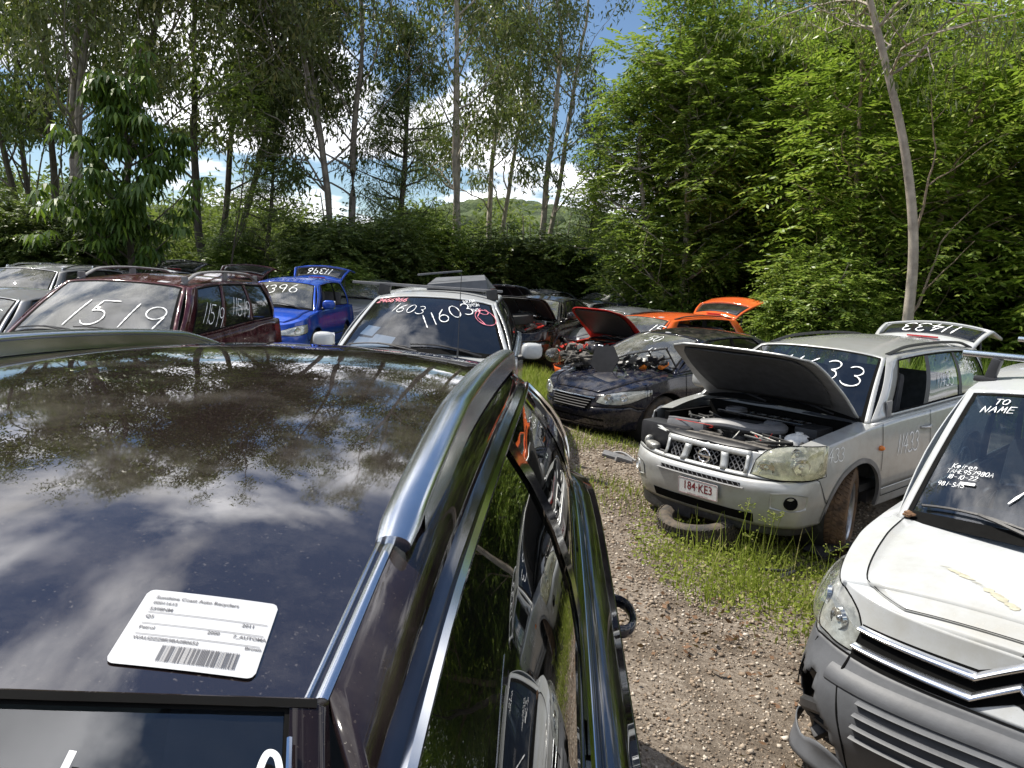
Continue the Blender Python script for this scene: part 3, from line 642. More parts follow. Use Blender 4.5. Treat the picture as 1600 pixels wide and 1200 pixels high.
    def roof_rails(s, mat='plastic_black', y0=None, y1=None, h=.05, rx=.018, rz=.014, c=.90, foot=True, parent=None):
        for sg in (1, -1):
            k0 = 0.08 if y0 is None else y0; k1 = .96 if y1 is None else y1; m = MB(); P = []
            for t_ in np.linspace(0, 1, 22): hh = h*min(1, 6*min(t_, 1-t_)+.05); P.append(s.Rf(sg*c, lerp(k0, k1, t_))+Vector((0, 0, hh)))
            m.tube(P, rx, 8, rz=rz)
            if foot:
                for t_ in (.03, .5, .97): q = s.Rf(sg*c, lerp(k0, k1, t_)); m.box((q.x, q.y, q.z+h*.4), (.03, .10, h), bev=.008)
            m.build('roof_rail', mat, s.root)
        return s
    def screen_map(s, a0, v0, h=.5, k=1.0, rot=0, off=.006):
        wb = s.xt(s.yc)-s.gin; slen = (s.Wd_(0, 1)-s.Wd_(0, 0)).length; cr_, sr_ = math.cos(R(rot)), math.sin(R(rot))
        return lambda x, y: s.Wd_(a0-(x*cr_-y*sr_)/wb*1.0, v0+(x*sr_+y*cr_)/slen, off)
    def side_map(s, sg, u0, v0, off=.004, rot=0):
        ln = abs(s.yc-s.yrb)*.5+abs(s.yw-s.yrt)*.5; hh = (s.S(sg, .5, 1)-s.S(sg, .5, 0)).length; d = 1 if sg < 0 else -1; c_, s_ = math.cos(R(rot)), math.sin(R(rot))
        return lambda x, y: s.S(sg, u0+d*(x*c_-y*s_)/ln, v0+(x*s_+y*c_)/hh, off)
    def open_gate(s, angle, mat=None, text=None, glassm='glass_dark', drop=.32, seed=1, w=.95, th=.30, tw=.018, ta=.62, lowang=38):
        """tailgate lifted about the rear roof edge: spoiler, glass, lower panel"""
        mat = mat or s.mat; hl = (s.Rr(0, 1)-s.Rr(0, .05)).length; zt = s.Rf(0, 1).z-.01; wt = s.wr_(s.yrt); wb = s.base(1, s.yrb).x; hy = s.yrt
        ca, sa = math.cos(R(angle)), math.sin(R(angle))
        def G(a, t_, off=0):   # t in metres along the gate from the hinge
            if t_ < hl: y, z, w_ = t_, .03*math.sin(math.pi*t_/hl), lerp(wt, wb, t_/hl)
            else: e = t_-hl; y = hl+e*math.cos(R(lowang)); z = -e*math.sin(R(lowang)); w_ = wb
            z += off-.05*a*a; y -= .05*a*a
            return Vector((a*w_*w, hy-.02-(y*ca-z*sa), zt+(y*sa+z*ca)))
        T = [0, .12]+list(np.linspace(.12, hl*.95, 7))[1:]+list(np.linspace(hl, hl+drop, 6)); A = [-1, -.93]+list(np.linspace(-.93, .93, 13))[1:]+[1]
        o = MB().surf(lambda a, t_: G(a, t_), A, T, lambda i, j: abs((A[i]+A[i+1])/2) < .93 and .12 < (T[j]+T[j+1])/2 < hl*.95).build('tailgate', mat, s.root, solid=.03)
        MB().surf(lambda a, t_: G(a, t_, .004), np.linspace(-.94, .94, 13), np.linspace(.11, hl*.96, 7)).build('tailgate_window', glassm, o, solid=.006)
        MB().box(G(0, .03, .035), (.34, .03, .02), bev=.006).build('brake_lamp', 'lamp_red', o)
        for sg in (1, -1): MB().tube([s.S(sg, .985, .55, -.03), G(sg*.93, hl*.55, -.02)], .011, 7).build('gas_strut', 'plastic_black', o)
        if text:
            st, wd = strokes(text, th, seed=seed, jit=.04)
            write_on(o, st, tw, lambda x, y: G((x-wd/2)/wb*-1*-1, hl*ta-y, .012) if False else G((x-wd/2)/wb, hl*ta-y, .012))
        return o
def plate_text(parent, P0, ex, ey, w=.372, h=.134, txt='184·KE3'):
    """number plate: P0 centre, ex to the viewer's right, ey up"""
    ex = Vector(ex).normalized(); ey = Vector(ey).normalized(); n_ = ex.cross(ey); P0 = Vector(P0); f = lambda x, y, o=0: P0+ex*x+ey*y+n_*o
    mb = MB(); b = []
    for sx, sy in ((-1, -1), (1, -1), (1, 1), (-1, 1)):
        for k in range(5):
            a = math.atan2(sy, sx); a0 = {(-1, -1): 180, (1, -1): 270, (1, 1): 0, (-1, 1): 90}[(sx, sy)]; q = R(a0+k*22.5); b.append((sx*(w/2-.012)+.012*math.cos(q), sy*(h/2-.012)+.012*math.sin(q)))
    mb.poly([f(x, y, .002) for x, y in b]); o = mb.build('number_plate', 'plate_white', parent, smooth=False, solid=.003)
    m = MB(); add_text(m, txt, .098, 0, -.024, lambda x, y: f(x, y, .0045), 'CENTER', .0016, .83); add_text(m, 'QUEENSLAND - SUNSHINE STATE', .013, 0, -.058, lambda x, y: f(x, y, .0045), 'CENTER', .0)
    bb = [(x*.975, y*.93) for x, y in b]; m.tube([f(x, y, .004) for x, y in bb], .0016, 4, closed=True); m.build('plate_lettering', 'plate_red', o, smooth=False); return o
# ================================================================ the cars
def spec(mat, L=4.5, W=1.78, **k):
    d = dict(mat=mat, L=L, W=W, yf=L/2-.9, yr=-L/2+1.0, rw=.33, ra=.385, sill=.27, zbf=.24, zmf=.60,
             belt=[(L/2, .78), (L/2-.3, .86), (1.1, .98), (0, 1.0), (-1.5, 1.02), (-L/2, 1.0)],
             sprof=[(.2, .07), (.4, .02), (.65, 0), (.85, .02), (1.1, .06)], fprof=[(.2, .12), (.35, .04), (.48, 0), (.6, .03), (.72, .10), (.9, .20)], rprof=[(.2, .10), (.4, .02), (.6, .02), (.8, .06), (1.1, .14)],
             yc=1.1, yw=.35, yrt=-1.2, yrb=-1.85, roof=[(.35, 1.36), (-.3, 1.41), (-1.2, 1.36)], wroof=[(.35, .56), (-.5, .57), (-1.2, .53)], doors=[1.0, .0, -.95])
    d.update(k); return d
def suv(mat, L=4.6, W=1.80, **k):
    d = spec(mat, L, W, rw=.36, ra=.43, sill=.34, zbf=.34, zmf=.66, belt=[(L/2, .86), (L/2-.3, .95), (1.1, 1.07), (0, 1.10), (-1.5, 1.13), (-L/2, 1.12)],
             yc=1.12, yw=.40, yrt=-2.0, yrb=-L/2+.12, roof=[(.4, 1.56), (-.3, 1.61), (-1.4, 1.60), (-2.0, 1.55)], wroof=[(.4, .60), (-1, .60), (-2.0, .56)], sprof=[(.25, .07), (.45, .02), (.75, 0), (.95, .015), (1.2, .05)],
             fprof=[(.3, .10), (.42, .04), (.56, 0), (.68, .02), (.80, .08), (.95, .17)], rprof=[(.3, .1), (.5, .02), (.7, .02), (1.0, .06), (1.2, .1)])
    d.update(k); return d
W4 = [(.10, .335), (.37, .62), (.65, .90)]; W2 = [(.12, .44), (.48, .82)]
# ---------------------------------------------------------------- 1 brown wagon in the foreground
sp = suv('paint_brown', 4.63, 1.86, belt=[(2.315, .84), (2.0, .94), (1.2, 1.04), (0, 1.065), (-1.3, 1.09), (-2.3, 1.12)], yc=1.22, yw=.52, yrt=-1.95, yrb=-2.16,
         roof=[(.52, 1.545), (.2, 1.595), (-.3, 1.628), (-1.0, 1.612), (-1.6, 1.555), (-1.95, 1.49)], sbulge=.075, framemat='paint_brown_dark_reflection', wroof=[(.52, .556), (.25, .553), (0, .556), (-1.0, .560), (-1.95, .53)], rcrown=.045, gin=.09, yf=1.43, yr=-1.375, rw=.365, ra=.43, doors=[1.15, -.22, -1.22], bow=.18, bowt=.10, tail=1.2)
A = Car('station_wagon', 'dark brown wagon closest to the camera, glossy roof reflecting clouds and a white sticker', 'car', None, -.656, 1.131, 176.5, sp)
A.body(nz=16, step=.03); A.bonnet(angle=0)
AW = [(.012, .385), (.42, .67), (.70, .90)]
A.greenhouse(AW, v0=.05, v1=.86, glassm='glass_tint', screen='glass_screen', trim='chrome', trim_r=.0085, pillar='paint_black', n=2, vtop=.992, frit=.004, fx=.944)
A.interior(); A.wheels(); A.mirrors(which=(1,))
for sg in (1, -1):
    m = MB(); m.tube([A.Rf(sg*.985, k)+Vector((sg*.004, 0, .0)) for k in np.linspace(.0, 1, 60)], .0055, 8, rz=.003); m.tube([A.Rf(sg*.972, k)+Vector((0, 0, .0005)) for k in np.linspace(.0, 1, 60)], .0022, 6); m.build('roof_moulding', 'rail_satin', A.root)
    m = MB(); pth = []; rr = []
    for t_ in np.linspace(0, 1, 60):
        hh = .046*min(1, (min(t_, 1-t_)*5.0))**.8; pth.append(A.Rf(sg*.975, lerp(.10, .97, t_))+Vector((sg*.014, 0, hh))); rr.append(.0235 if .01 < t_ < .99 else .020)
    m.tube(pth, rr, 20, rz=.012); m.grid([[p+Vector((sg*d, 0, 0)) - Vector((0, 0, e)) for d, e in ((-.021, .0), (-.017, .04))] for p in pth[2:-2]]); m.grid([[p+Vector((sg*d, 0, 0)) - Vector((0, 0, e)) for d, e in ((.021, .0), (.024, .05))] for p in pth[2:-2]])
    m.build('roof_rail', 'rail_satin', A.root)
    m = MB(); m.grid([[A.S(sg, u, v, .006) for v in (-.02, .045)] for u in np.linspace(.03, .93, 40)]); m.tube([A.S(sg, u, .0, .012) for u in np.linspace(.02, .95, 50)], .009, 8, rz=.012); m.build('belt_moulding', 'chrome', A.root)
    m = MB(); m.tube([A.S(sg, .945-.0*k, lerp(.05, .9, k/6), .006) for k in range(7)], .004, 6); m.build('quarter_trim', 'chrome', A.root)
    for yh in (-.08, -1.02):
        u = sg*A.uy(yh); q = MB(); pts = [A.P(sg*A.uy(yh+.105*math.cos(a)), .945, .006+.052*max(0, math.sin(a))**.8) for a in np.linspace(0, math.pi, 15)]
        q.tube(pts, .011, 10, rz=.019); q.build('door_handle', 'paint_navy', A.root)
# black seal at the top of the screen and film strip on the corner
MB().surf(lambda a, k: A.Wd_(a, .991+.008*k, .004), np.linspace(-.985, .985, 40), np.linspace(0, 1, 3)).build('screen_seal', 'seam', A.root)
m = MB(); m.surf(lambda t_, k: A.Wd_(-.948-.05*k*math.sin(min(1, t_*2.2)*math.pi*.5), .955-.5*t_, .010), np.linspace(0, 1, 16), np.linspace(0, 1, 4)); m.build('screen_edge_film', 'plastic_mid', A.root)
m = MB(); m.tube([A.Wd_(-.950, .96-.5*t_, .012) for t_ in np.linspace(0, 1, 20)], .0022, 6); m.build('screen_edge_trim', 'chrome', A.root)
A.patch([(.45, .66), (.75, .66), (1.1, .74)], [(.45, .76), (.75, .82), (1.1, .84)]).build('headlight', 'lens', A.root)
A.patch([(-.45, .66), (-.75, .66), (-1.1, .74)], [(-.45, .76), (-.75, .82), (-1.1, .84)]).build('headlight', 'lens', A.root)
# sticker on the roof with its print
def roofmap(ox, oy, rz, off):
    c_, s_ = math.cos(R(rz)), math.sin(R(rz))
    def f(x, y):
        X = ox-(x*c_-y*s_); Y = oy-(x*s_+y*c_); k = (A.yw+A.bowt-Y)/(A.yw+A.bowt-(A.yrt)); 
        for _ in range(3):
            q = A.Rf(X/.58, k); k += (q.y-Y)/(A.yw-A.yrt)
        q = A.Rf(X/A.wr_(lerp(A.yw, A.yrt, k)), k); return Vector((X, Y, q.z+off))
    return f
SPOS = (-.432, .482, 9)
SW, SH = .114, .098; SX, SY, SR = SPOS
f0 = roofmap(SX, SY, SR, .0010); f1 = roofmap(SX, SY, SR, .0018)
# rounded rectangle as a grid squeezed at the corners
def rr_grid(w, h, r, n=24):
    G = []
    for i in range(n+1):
        x = -w/2+w*i/n; dx = max(0, abs(x)-(w/2-r)); hh = h/2-r+math.sqrt(max(0, r*r-dx*dx)); G.append([(x, -hh), (x, 0), (x, hh)])
    return G
stk = MB().grid([[f0(x, y) for x, y in row] for row in rr_grid(SW, SH, .007, 60)]).build('sticker', 'label_white', A.root, smooth=False)
m = MB()
KX, KY = .76, .96
for txt, sz, x, y in (('Sunshine Coast Auto Recyclers', .0068, -.062, .0375), ('00011615', .0062, -.062, .0295), ('S398NM', .0066, -.062, .0205), ('Q5', .0066, -.062, .0095), ('2011', .0066, .043, .0115), ('Petrol', .0062, -.062, -.0055), ('2000', .0062, .010, -.0035), ('7_AUTOMA', .0064, .038, -.0045), ('WAUZZZ8R9BA080652', .0062, -.062, -.0195), ('Brown', .0060, .055, -.0175)):
    add_text(m, txt, sz*.84, x*KX, y*KY, f1, bold=.00012, sx=.98)
for y in (.0175, .0020, -.0125): m.grid([[f1(x*KX, y*KY+d) for d in (-.0003, .0003)] for x in np.linspace(-.062, .070, 14)])
rb_ = random.Random(5); x = -.028
while x < .052:
    w_ = rb_.choice([.0005, .0005, .001, .0015]); m.grid([[f1((x+d)*KX, y*KY) for y in (-.044, -.024)] for d in (0, w_)]); x += w_+rb_.choice([.0006, .0006, .001])
m.build('sticker_print', 'ink', stk, smooth=False)
fa = lambda x, y: A.Wd_(x, y, .008)
m = MB()
for st in ([(-.70, .885), (-.712, .948)], [(-.775, .875), (-.80, .912)], [(-.855, .925), (-.862, .895), (-.87, .86)], [(-.905, .86), (-.912, .89), (-.925, .905), (-.94, .925), (-.937, .945), (-.925, .948), (-.917, .93), (-.921, .91), (-.930, .900)]):
    Q = cr(st, 8); a_ = []; b_ = []
    for i in range(len(Q)):
        d = Q[min(i+1, len(Q)-1)]-Q[max(i-1, 0)]; d = np.array([d[0]*.58, d[1]*.80]); d /= np.linalg.norm(d)+1e-9; w_ = .0024; a_.append(fa(Q[i][0]-d[1]*w_/.58, Q[i][1]+d[0]*w_/.8)); b_.append(fa(Q[i][0]+d[1]*w_/.58, Q[i][1]-d[0]*w_/.8))
    m.grid([a_, b_])
m.build('chalk_writing', 'chalk', A.o_screen, smooth=False)
# ---------------------------------------------------------------- 2 silver 4x4 with its bonnet up
sp = suv('paint_silver', 4.63, 1.785, yf=1.385, yr=-1.245, rw=.36, ra=.425, zbf=.30, zmf=.67, belt=[(2.315, .86), (2.0, .93), (1.15, 1.05), (0, 1.09), (-1.5, 1.12), (-2.3, 1.12)], yc=1.15, yw=.46, yrt=-2.0, yrb=-2.2,
         roof=[(.46, 1.555), (-.3, 1.60), (-1.4, 1.60), (-2.0, 1.56)], wroof=[(.46, .61), (-1, .61), (-2.0, .58)], doors=[1.02, -.02, -1.0], fprof=[(.3, .08), (.40, .03), (.52, 0), (.64, .0), (.69, .045), (.86, .10), (.95, .14)], ribmat='plastic_mid', liner2='plastic_mid', tread=True, nose=.85)
X = Car('offroad_wagon', 'silver four-wheel drive with its bonnet and tailgate up, plate 184 KE3', 'car', None, 3.225, 7.68, 132.9, sp)
xh = lambda u, z: (.36 < u < 1.08 and .70 < z < .97) or (abs(u) < .37 and .70 < z < .825)
X.body(hole=xh, nz=14, step=.03, part=True); X.arch_trim('plastic_mid', .035)
X.bonnet(fthole=lambda p: p.x > .50 and p.y > 1.80, cut=.84, u_front=.60, angle=42, under='interior', front_strip_mat='plastic_black')
X.greenhouse(W4, v0=.06, v1=.90, glassm='glass_clear', screen='glass_screen', rear=False, openwin=((-1, 0),), pillar='plastic_black'); X.interior(); X.wheels(tyre='tyre_muddy', spokes=6, steer=17); X.mirrors(which=(1,))
X.roof_rails(y0=.05, y1=.97, h=.035, c=.93, rx=.020, rz=.014, foot=False)
X.open_gate(24, 'paint_white', '11433', th=.22, ta=.80, drop=.36, seed=4, tw=.020)
# grille: top bar, two uprights, mesh, badge
m = MB(); m.surf(lambda u, k: X.P(u, lerp(.815, .865, k), .014-.008*abs(2*k-1)), np.linspace(-.40, .40, 24), np.linspace(0, 1, 5))
for sg in (1, -1): m.surf(lambda t_, k: X.P(sg*(lerp(.135, .205, t_)+.02*(1-k)), lerp(.695, .82, k), .022*(1-abs(2*t_-1)**3)+.004), np.linspace(0, 1, 7), np.linspace(0, 1, 5)); m.surf(lambda t_, k: X.P(sg*(lerp(.365, .395, t_)), lerp(.695, .83, k), .012), np.linspace(0, 1, 3), np.linspace(0, 1, 4))
m.surf(lambda u, k: X.P(u, lerp(.676, .70, k), .012), np.linspace(-.40, .40, 24), np.linspace(0, 1, 3))
gr = m.build('grille', 'paint_silver', X.root, solid=.006)
m = MB().surf(lambda u, z: X.P(u, z, -.055), np.linspace(-.38, .38, 20), [.67, .75, .84]); m.build('grille_backing', 'seam', gr)
m = MB()
for c0 in (-.285, 0, .285):
    hw = .078 if c0 else .13
    for k in range(-6, 7):
        for d in (1, -1):
            P_ = [(c0+k*.045+d*(z-.755)*.9, z) for z in np.linspace(.70, .82, 5)]; P_ = [q for q in P_ if abs(q[0]-c0) < hw]
            if len(P_) > 1: m.tube([X.P(u, z, -.012) for u, z in P_], .0045, 4)
m.build('grille_mesh', 'plastic_mid', gr)
m = MB(); cB = X.P(0, .757, .022); cB = Vector(cB); m.tube([cB+Vector((.052*math.cos(a), 0, .050*math.sin(a))) for a in np.linspace(0, 2*math.pi, 33)[:-1]], .0085, 8, closed=True); m.box(cB+Vector((0, .003, 0)), (.118, .010, .024), bev=.003); m.build('badge', 'chrome', gr)
# air slot and lower grille, one fog lamp and one empty hole in black
m = MB(); m.surf(lambda u, k: X.P(u, lerp(.598, .626, k), .0065), np.linspace(-.37, .37, 24), [0, 1]); m.surf(lambda u, k: X.P(u, lerp(.325, .40, k)+.0*u, .0065), np.linspace(-.48, .48, 24), [0, .5, 1]); m.build('bumper_intake', 'seam', X.o_fb, smooth=False)
m = MB(); 
for k in range(-8, 9): m.tube([X.P(k*.045-.01, .60, .010), X.P(k*.045+.01, .624, .010)], .003, 4)
m.surf(lambda u, k: X.P(u, lerp(.585, .599, k), .018*math.sin(math.pi*k)+.003), np.linspace(-.40, .40, 24), np.linspace(0, 1, 5)); m.build('intake_bar', 'plastic_mid', X.o_fb)
for sg in (1, -1):
    X.patch([(.60, .47), (.74, .455), (.88, .475)], [(.60, .585), (.74, .60), (.88, .58)], off=.004, dome=-.03, edge=.012, sg=sg).build('fog_lamp_bezel', 'paint_silver', X.o_fb)
    c = X.P(sg*.75, .525, .004); nrm = (X.P(sg*.75, .525, .05)-X.P(sg*.75, .525, 0)).normalized(); rot = nrm.to_track_quat('Z', 'Y').to_matrix(); m = MB().lathe([(-.01, .055), (.012, .05), (.014, .044), (.004, .04), (.002, .001)], (0, 0, 0), 'Z', 20); m.xf(lambda v: c+rot @ v); m.build('fog_lamp_or_hole', 'seam' if sg < 0 else 'bowl', X.o_fb)  # left disc is black to give the dark of an empty lamp hole
X.patch([(.1, .20), (.6, .20), (1.0, .22)], [(.1, .31), (.6, .31), (1.0, .32)], off=.002, dome=.0, edge=-.004).build('lower_skirt', 'plastic_black', X.o_fb)
X.patch([(-1.05, .26), (-.6, .24), (0, .24), (.6, .24), (1.05, .26)], [(-1.05, .345), (-.6, .32), (0, .32), (.6, .32), (1.05, .345)], n=50, off=-.01, dome=.004, edge=-.012).build('lower_skirt', 'plastic_black', X.o_fb)
X.headlight([(.42, .70), (.62, .685), (.85, .70), (1.06, .72)], [(.435, .80), (.56, .905), (.82, .955), (1.08, .955)], -1, 'lens_yellow', ((.25, .38, .062), (.66, .40, .062), (.60, .74, .045)), dome=.035, off=.014)
# inner edge of the empty lamp hole
m = MB(); m.tube([X.P(u, z, -.03) for u, z in ((.40, .70), (.7, .69), (1.06, .70), (1.1, .83), (1.05, .96))], .012, 6); m.box(X.P(.72, .80, -.20), (.5, .22, .22), bev=.04); m.build('lamp_mount', 'plastic_black', X.root)
m = MB(); q = X.P(.62, .72, -.02); m.ell(q, (.09, .05, .035), 10, 8, p=3, rot=(0, 0, -.5)); m.ell(q+Vector((.08, -.05, .02)), (.035, .05, .05), 8, 8); m.build('lamp_bracket', 'engine_metal', X.root)
plate_text(X.root, X.P(-.02, .50, .022)+Vector((0, .006, .0)), (-1, 0, .0), (0, .10, 1))
# engine bay
m = MB(); m.box((0, 1.66, .50), (1.30, 1.0, .04)); m.box((0, 1.17, .78), (1.34, .06, .52)); m.box((.68, 1.50, .74), (.05, .70, .46)); m.box((-.68, 1.50, .74), (.05, .70, .46)); m.build('engine_bay', 'seam', X.root)
m = MB(); m.box((.02, 1.62, .72), (.78, .50, .26), bev=.05); m.box((0, 1.60, .86), (.62, .34, .05), bev=.02)
for k in range(6): m.box((-.25+.1*k, 1.60, .892), (.02, .30, .016), bev=.004)
m.build('engine', 'engine_dirty', X.root)
m = MB(); m.box((.40, 1.90, .885), (.34, .24, .12), rot=(R(8), 0, R(12)), bev=.03); m.box((.42, 1.93, .95), (.27, .15, .02), rot=(R(8), 0, R(12)), bev=.006); m.tube(cr([(.30, 1.86, .93), (.08, 1.86, .965), (-.14, 1.80, .955), (-.28, 1.66, .95), (-.24, 1.52, .955), (-.10, 1.48, .95)], 8), .060, 12, rz=.044); m.build('air_intake_duct', 'plastic_mid', X.root)
m = MB(); m.tube(cr([(-.02, 1.62, .90), (-.14, 1.64, .95), (-.24, 1.60, .94)], 8), .035, 10); m.ell((.03, 1.66, .91), (.09, .06, .05), 12, 8, p=3); m.ell((.15, 1.60, .90), (.06, .05, .05), 10, 8, p=3); m.build('throttle_body', 'engine_metal', X.root)
rn = random.Random(3); m = MB()
for k in range(46):
    x_, y_ = rn.uniform(-.6, .6), rn.uniform(1.25, 2.02); z_ = .80+rn.uniform(-.04, .07); r_ = rn.random()
    if r_ < .5: m.box((x_, y_, z_), (rn.uniform(.03, .12), rn.uniform(.03, .1), rn.uniform(.02, .07)), rot=(rn.uniform(-.3, .3), rn.uniform(-.3, .3), rn.uniform(0, 3)), bev=.008)
    else: m.tube(cr([(x_, y_, z_), (x_+rn.uniform(-.15, .15), y_+rn.uniform(-.1, .1), z_+.05), (x_+rn.uniform(-.25, .25), y_+rn.uniform(-.15, .15), z_+rn.uniform(-.03, .03))], 6), rn.uniform(.005, .014), 6)
m.build('hoses_and_brackets', 'engine_dirty', X.root)
m = MB(); m.tube([(-.62, 2.02, .86), (-.3, 2.06, .875), (0, 2.07, .88), (.3, 2.06, .875), (.60, 2.02, .86)], .03, 8, rz=.018); m.box((-.35, 2.03, .89), (.16, .05, .03), bev=.008); m.box((.1, 2.03, .895), (.2, .05, .025), bev=.008); m.build('slam_panel', 'engine_dirty', X.root)
m = MB(); q0 = 0; m.box((.02, 1.30, .985), (.86, .22, .03), bev=.01)
for k in range(7): m.box((-.34+.115*k, 1.30, 1.003), (.008, .20, .008))
m.box((.02, 1.30, 1.003), (.84, .008, .008)); m.build('cowl_cover', 'paint_black', X.root)
m = MB(); 
for r_ in (.085, .065, .045, .025): m.tube([(.30+r_*math.cos(a), 1.33+r_*math.sin(a), 1.02) for a in np.linspace(0, 2*math.pi, 25)[:-1]], .006, 6, closed=True)
m.lathe([(1.0, .10), (1.012, .095), (1.014, .01)], (.30, 1.33, 0), 'Z', 24); m.build('filler_cap', 'plastic_mid', X.root)
m = MB(); m.box((-.28, 1.02, 1.22), (.42, .10, .12), rot=(R(35), 0, R(-4)), bev=.02)
for k in range(9): m.box((-.46+.045*k, 1.05, 1.28), (.012, .06, .01), rot=(R(35), 0, 0))
m.build('wiper_scuttle', 'plastic_mid', X.root)
m = MB(); m.box((-.48, 1.42, .90), (.20, .28, .20), bev=.015); m.build('battery', 'plastic_black', X.root); m = MB(); m.ell((-.52, 1.76, .90), (.09, .11, .08), 12, 8, p=3); m.lathe([(.0, .03), (.03, .03), (.032, .001)], (-.52, 1.74, .96), 'Z', 14); m.build('coolant_tank', 'plate_white', X.root)
m = MB(); m.lathe([(.0, .035), (.02, .035), (.022, .001)], (-.05, 1.68, .90), 'Z', 16); m.lathe([(.0, .022), (.03, .02), (.032, .001)], (-.30, 1.92, .90), 'Z', 12); m.build('caps', 'plastic_mid', X.root)
rn = random.Random(77)
for nm, mt, n_, r0 in (('hoses', 'rubber', 16, .012), ('pipes', 'engine_metal', 9, .007), ('wiring', 'wire_red', 2, .004)):
    m = MB()
    for k in range(n_):
        x_, y_ = rn.uniform(-.58, .58), rn.uniform(1.3, 2.0); m.tube(cr([(min(.62, max(-.62, x_+rn.uniform(-.25, .25))), min(2.03, y_+rn.uniform(-.12, .12)), .88+rn.uniform(-.03, .08)) for _ in range(4)], 6), r0*rn.uniform(.7, 1.4), 6)
    m.build(nm, mt, X.root)
# writing on the silver car
w_, _ = strokes('11433', .30, jit=.03); write_on(X.o_screen, w_, .016, X.screen_map(.34, .42))
w_, _ = strokes('11433', .15, gap=.12, slant=.1, seed=2); write_on(X.glasses[(-1, 1)], w_, .010, X.side_map(-1, .42, .28))
w_, _ = strokes('11433', .13, gap=.12, slant=.1, seed=3); write_on(X.glasses[(-1, 2)], w_, .010, X.side_map(-1, .70, .45))
fm = lambda u0, z0, k=1: (lambda x, y: X.P(-(X.uy(u0)+x), z0+y, .0075))
w_, _ = strokes('11433', .105, gap=.1, slant=.2, seed=5); write_on(X.root, w_, .009, fm(1.98-.02, .825), name='chalk_writing')
w_, _ = strokes('11433', .17, gap=.1, slant=.2, seed=6); write_on(X.root, w_, .013, fm(.75, .76), name='chalk_writing')
m = MB(); m.box(X.S(-1, .085, .12, .01), (.02, .10, .16), rot=(0, 0, 0), bev=.01); m.build('mirror_mount', 'plastic_mid', X.root)
m = MB(); u = -X.uy(-.02+.12)
for yh in (.10, -.88): 
    m = MB(); m.tube([X.P(-X.uy(yh+.1*math.cos(a)), .95, .006+.035*max(0, math.sin(a))**.8) for a in np.linspace(0, math.pi, 13)], .013, 8); m.build('door_handle', 'paint_silver', X.root)
m = MB().ell(X.P(-X.uy(1.06), .86, .008), (.035, .035, .022), 10, 8); m.build('side_repeater', 'lamp_orange', X.root)
# ---------------------------------------------------------------- 3 white van on the right
sp = suv('paint_white', 4.38, 1.86, sprof=[(.25, .02), (.45, -.01), (.68, .02), (.95, .10), (1.15, .13)], yf=1.27, yr=-1.46, rw=.33, ra=.40, sill=.30, zbf=.24, zmf=.70, belt=[(2.19, .915), (2.0, .955), (1.7, .985), (1.25, 1.04), (0, 1.10), (-2.19, 1.12)], yc=1.18, yw=.42, yrt=-1.95, yrb=-2.12, hcrown=.07,
         roof=[(.42, 1.64), (0, 1.70), (-1.2, 1.72), (-1.95, 1.70)], wroof=[(.42, .69), (-1, .69), (-1.95, .67)], rcrown=.06, gin=.07, bow=.24, bowt=.10, doors=[.95, -.05, -1.1], fprof=[(.24, .05), (.34, .0), (.46, -.03), (.60, .0), (.68, .05), (.80, .11), (.97, .15)], nose=.75)
B = Car('panel_van', 'white van with a broken grey front bumper, at the right edge of the photo', 'van', None, 3.25, 4.00, 135.6, sp)
bh = lambda u, z: (.57 < u < 1.02 and .25 < z < .25+.33*math.sin(math.pi*min(1, max(0, (u-.57)/.45)))**.6-.03*math.sin(u*50))
B.body(hole=bh, nz=22, step=.022, bumper_mat='plastic_grey'); B.bonnet(cut=.86, u_front=.52)
B.greenhouse([(.13, .40), (.46, .66), (.72, .92)], v0=.05, v1=.88, screen='glass_screen', glassm='glass_clear', trim_r=.010); B.interior(); B.wheels(); B.mirrors(which=(-1,))
# chevrons over a dark slot
m = MB(); m.surf(lambda u, k: B.P(u, lerp(.705, .83, k)+(.062*max(0, 1-abs(u)/.13)), .007), np.linspace(-.60, .60, 60), [0, .5, 1]); m.build('chevron_recess', 'seam', B.root, smooth=False)
def chev(zc_, u): d = abs(u); return zc_-.004+(.085*(1-d/.135) if d < .135 else 0)+.02*max(0, d-.135)
for zc_ in (.808, .742):
    m = MB(); uu = sorted(set(list(np.linspace(-.60, .60, 50))+[0, .135, -.135])); th_ = lambda u: .023-.009*min(1, abs(u)/.6)
    m.surf(lambda u, k: B.P(u, chev(zc_, u)+th_(u)*(k-.5)*2*.8, .010+.022*(1-abs(2*k-1)**2.5)), uu, np.linspace(0, 1, 8)); m.build('chevron', 'alloy' if False else 'rail_satin', B.root, sharp=25)
m = MB(); m.surf(lambda u, k: B.P(u, lerp(.40, .575, k)+.015*(1-abs(u)/.7), .004), np.linspace(-.50, .50, 40), [0, .5, 1]); g2 = m.build('lower_grille', 'seam', B.o_fb, smooth=False)
for z_ in (.43, .475, .52, .565): m = MB().surf(lambda u, k: B.P(u, z_+.015*(1-abs(u)/.7)+.016*k, .006+.018*math.sin(math.pi*k)), np.linspace(-.49, .49, 40), np.linspace(0, 1, 5)); m.build('grille_bar', 'plastic_grey', g2)
m = MB(); m.surf(lambda u, k: B.P(u, lerp(.585, .66, k)+.012*(1-abs(u)/.7), .018*math.sin(math.pi*k)**.5), np.linspace(-.66, .66, 40), np.linspace(0, 1, 8)); m.build('bumper_beam_cover', 'plastic_grey', B.o_fb)
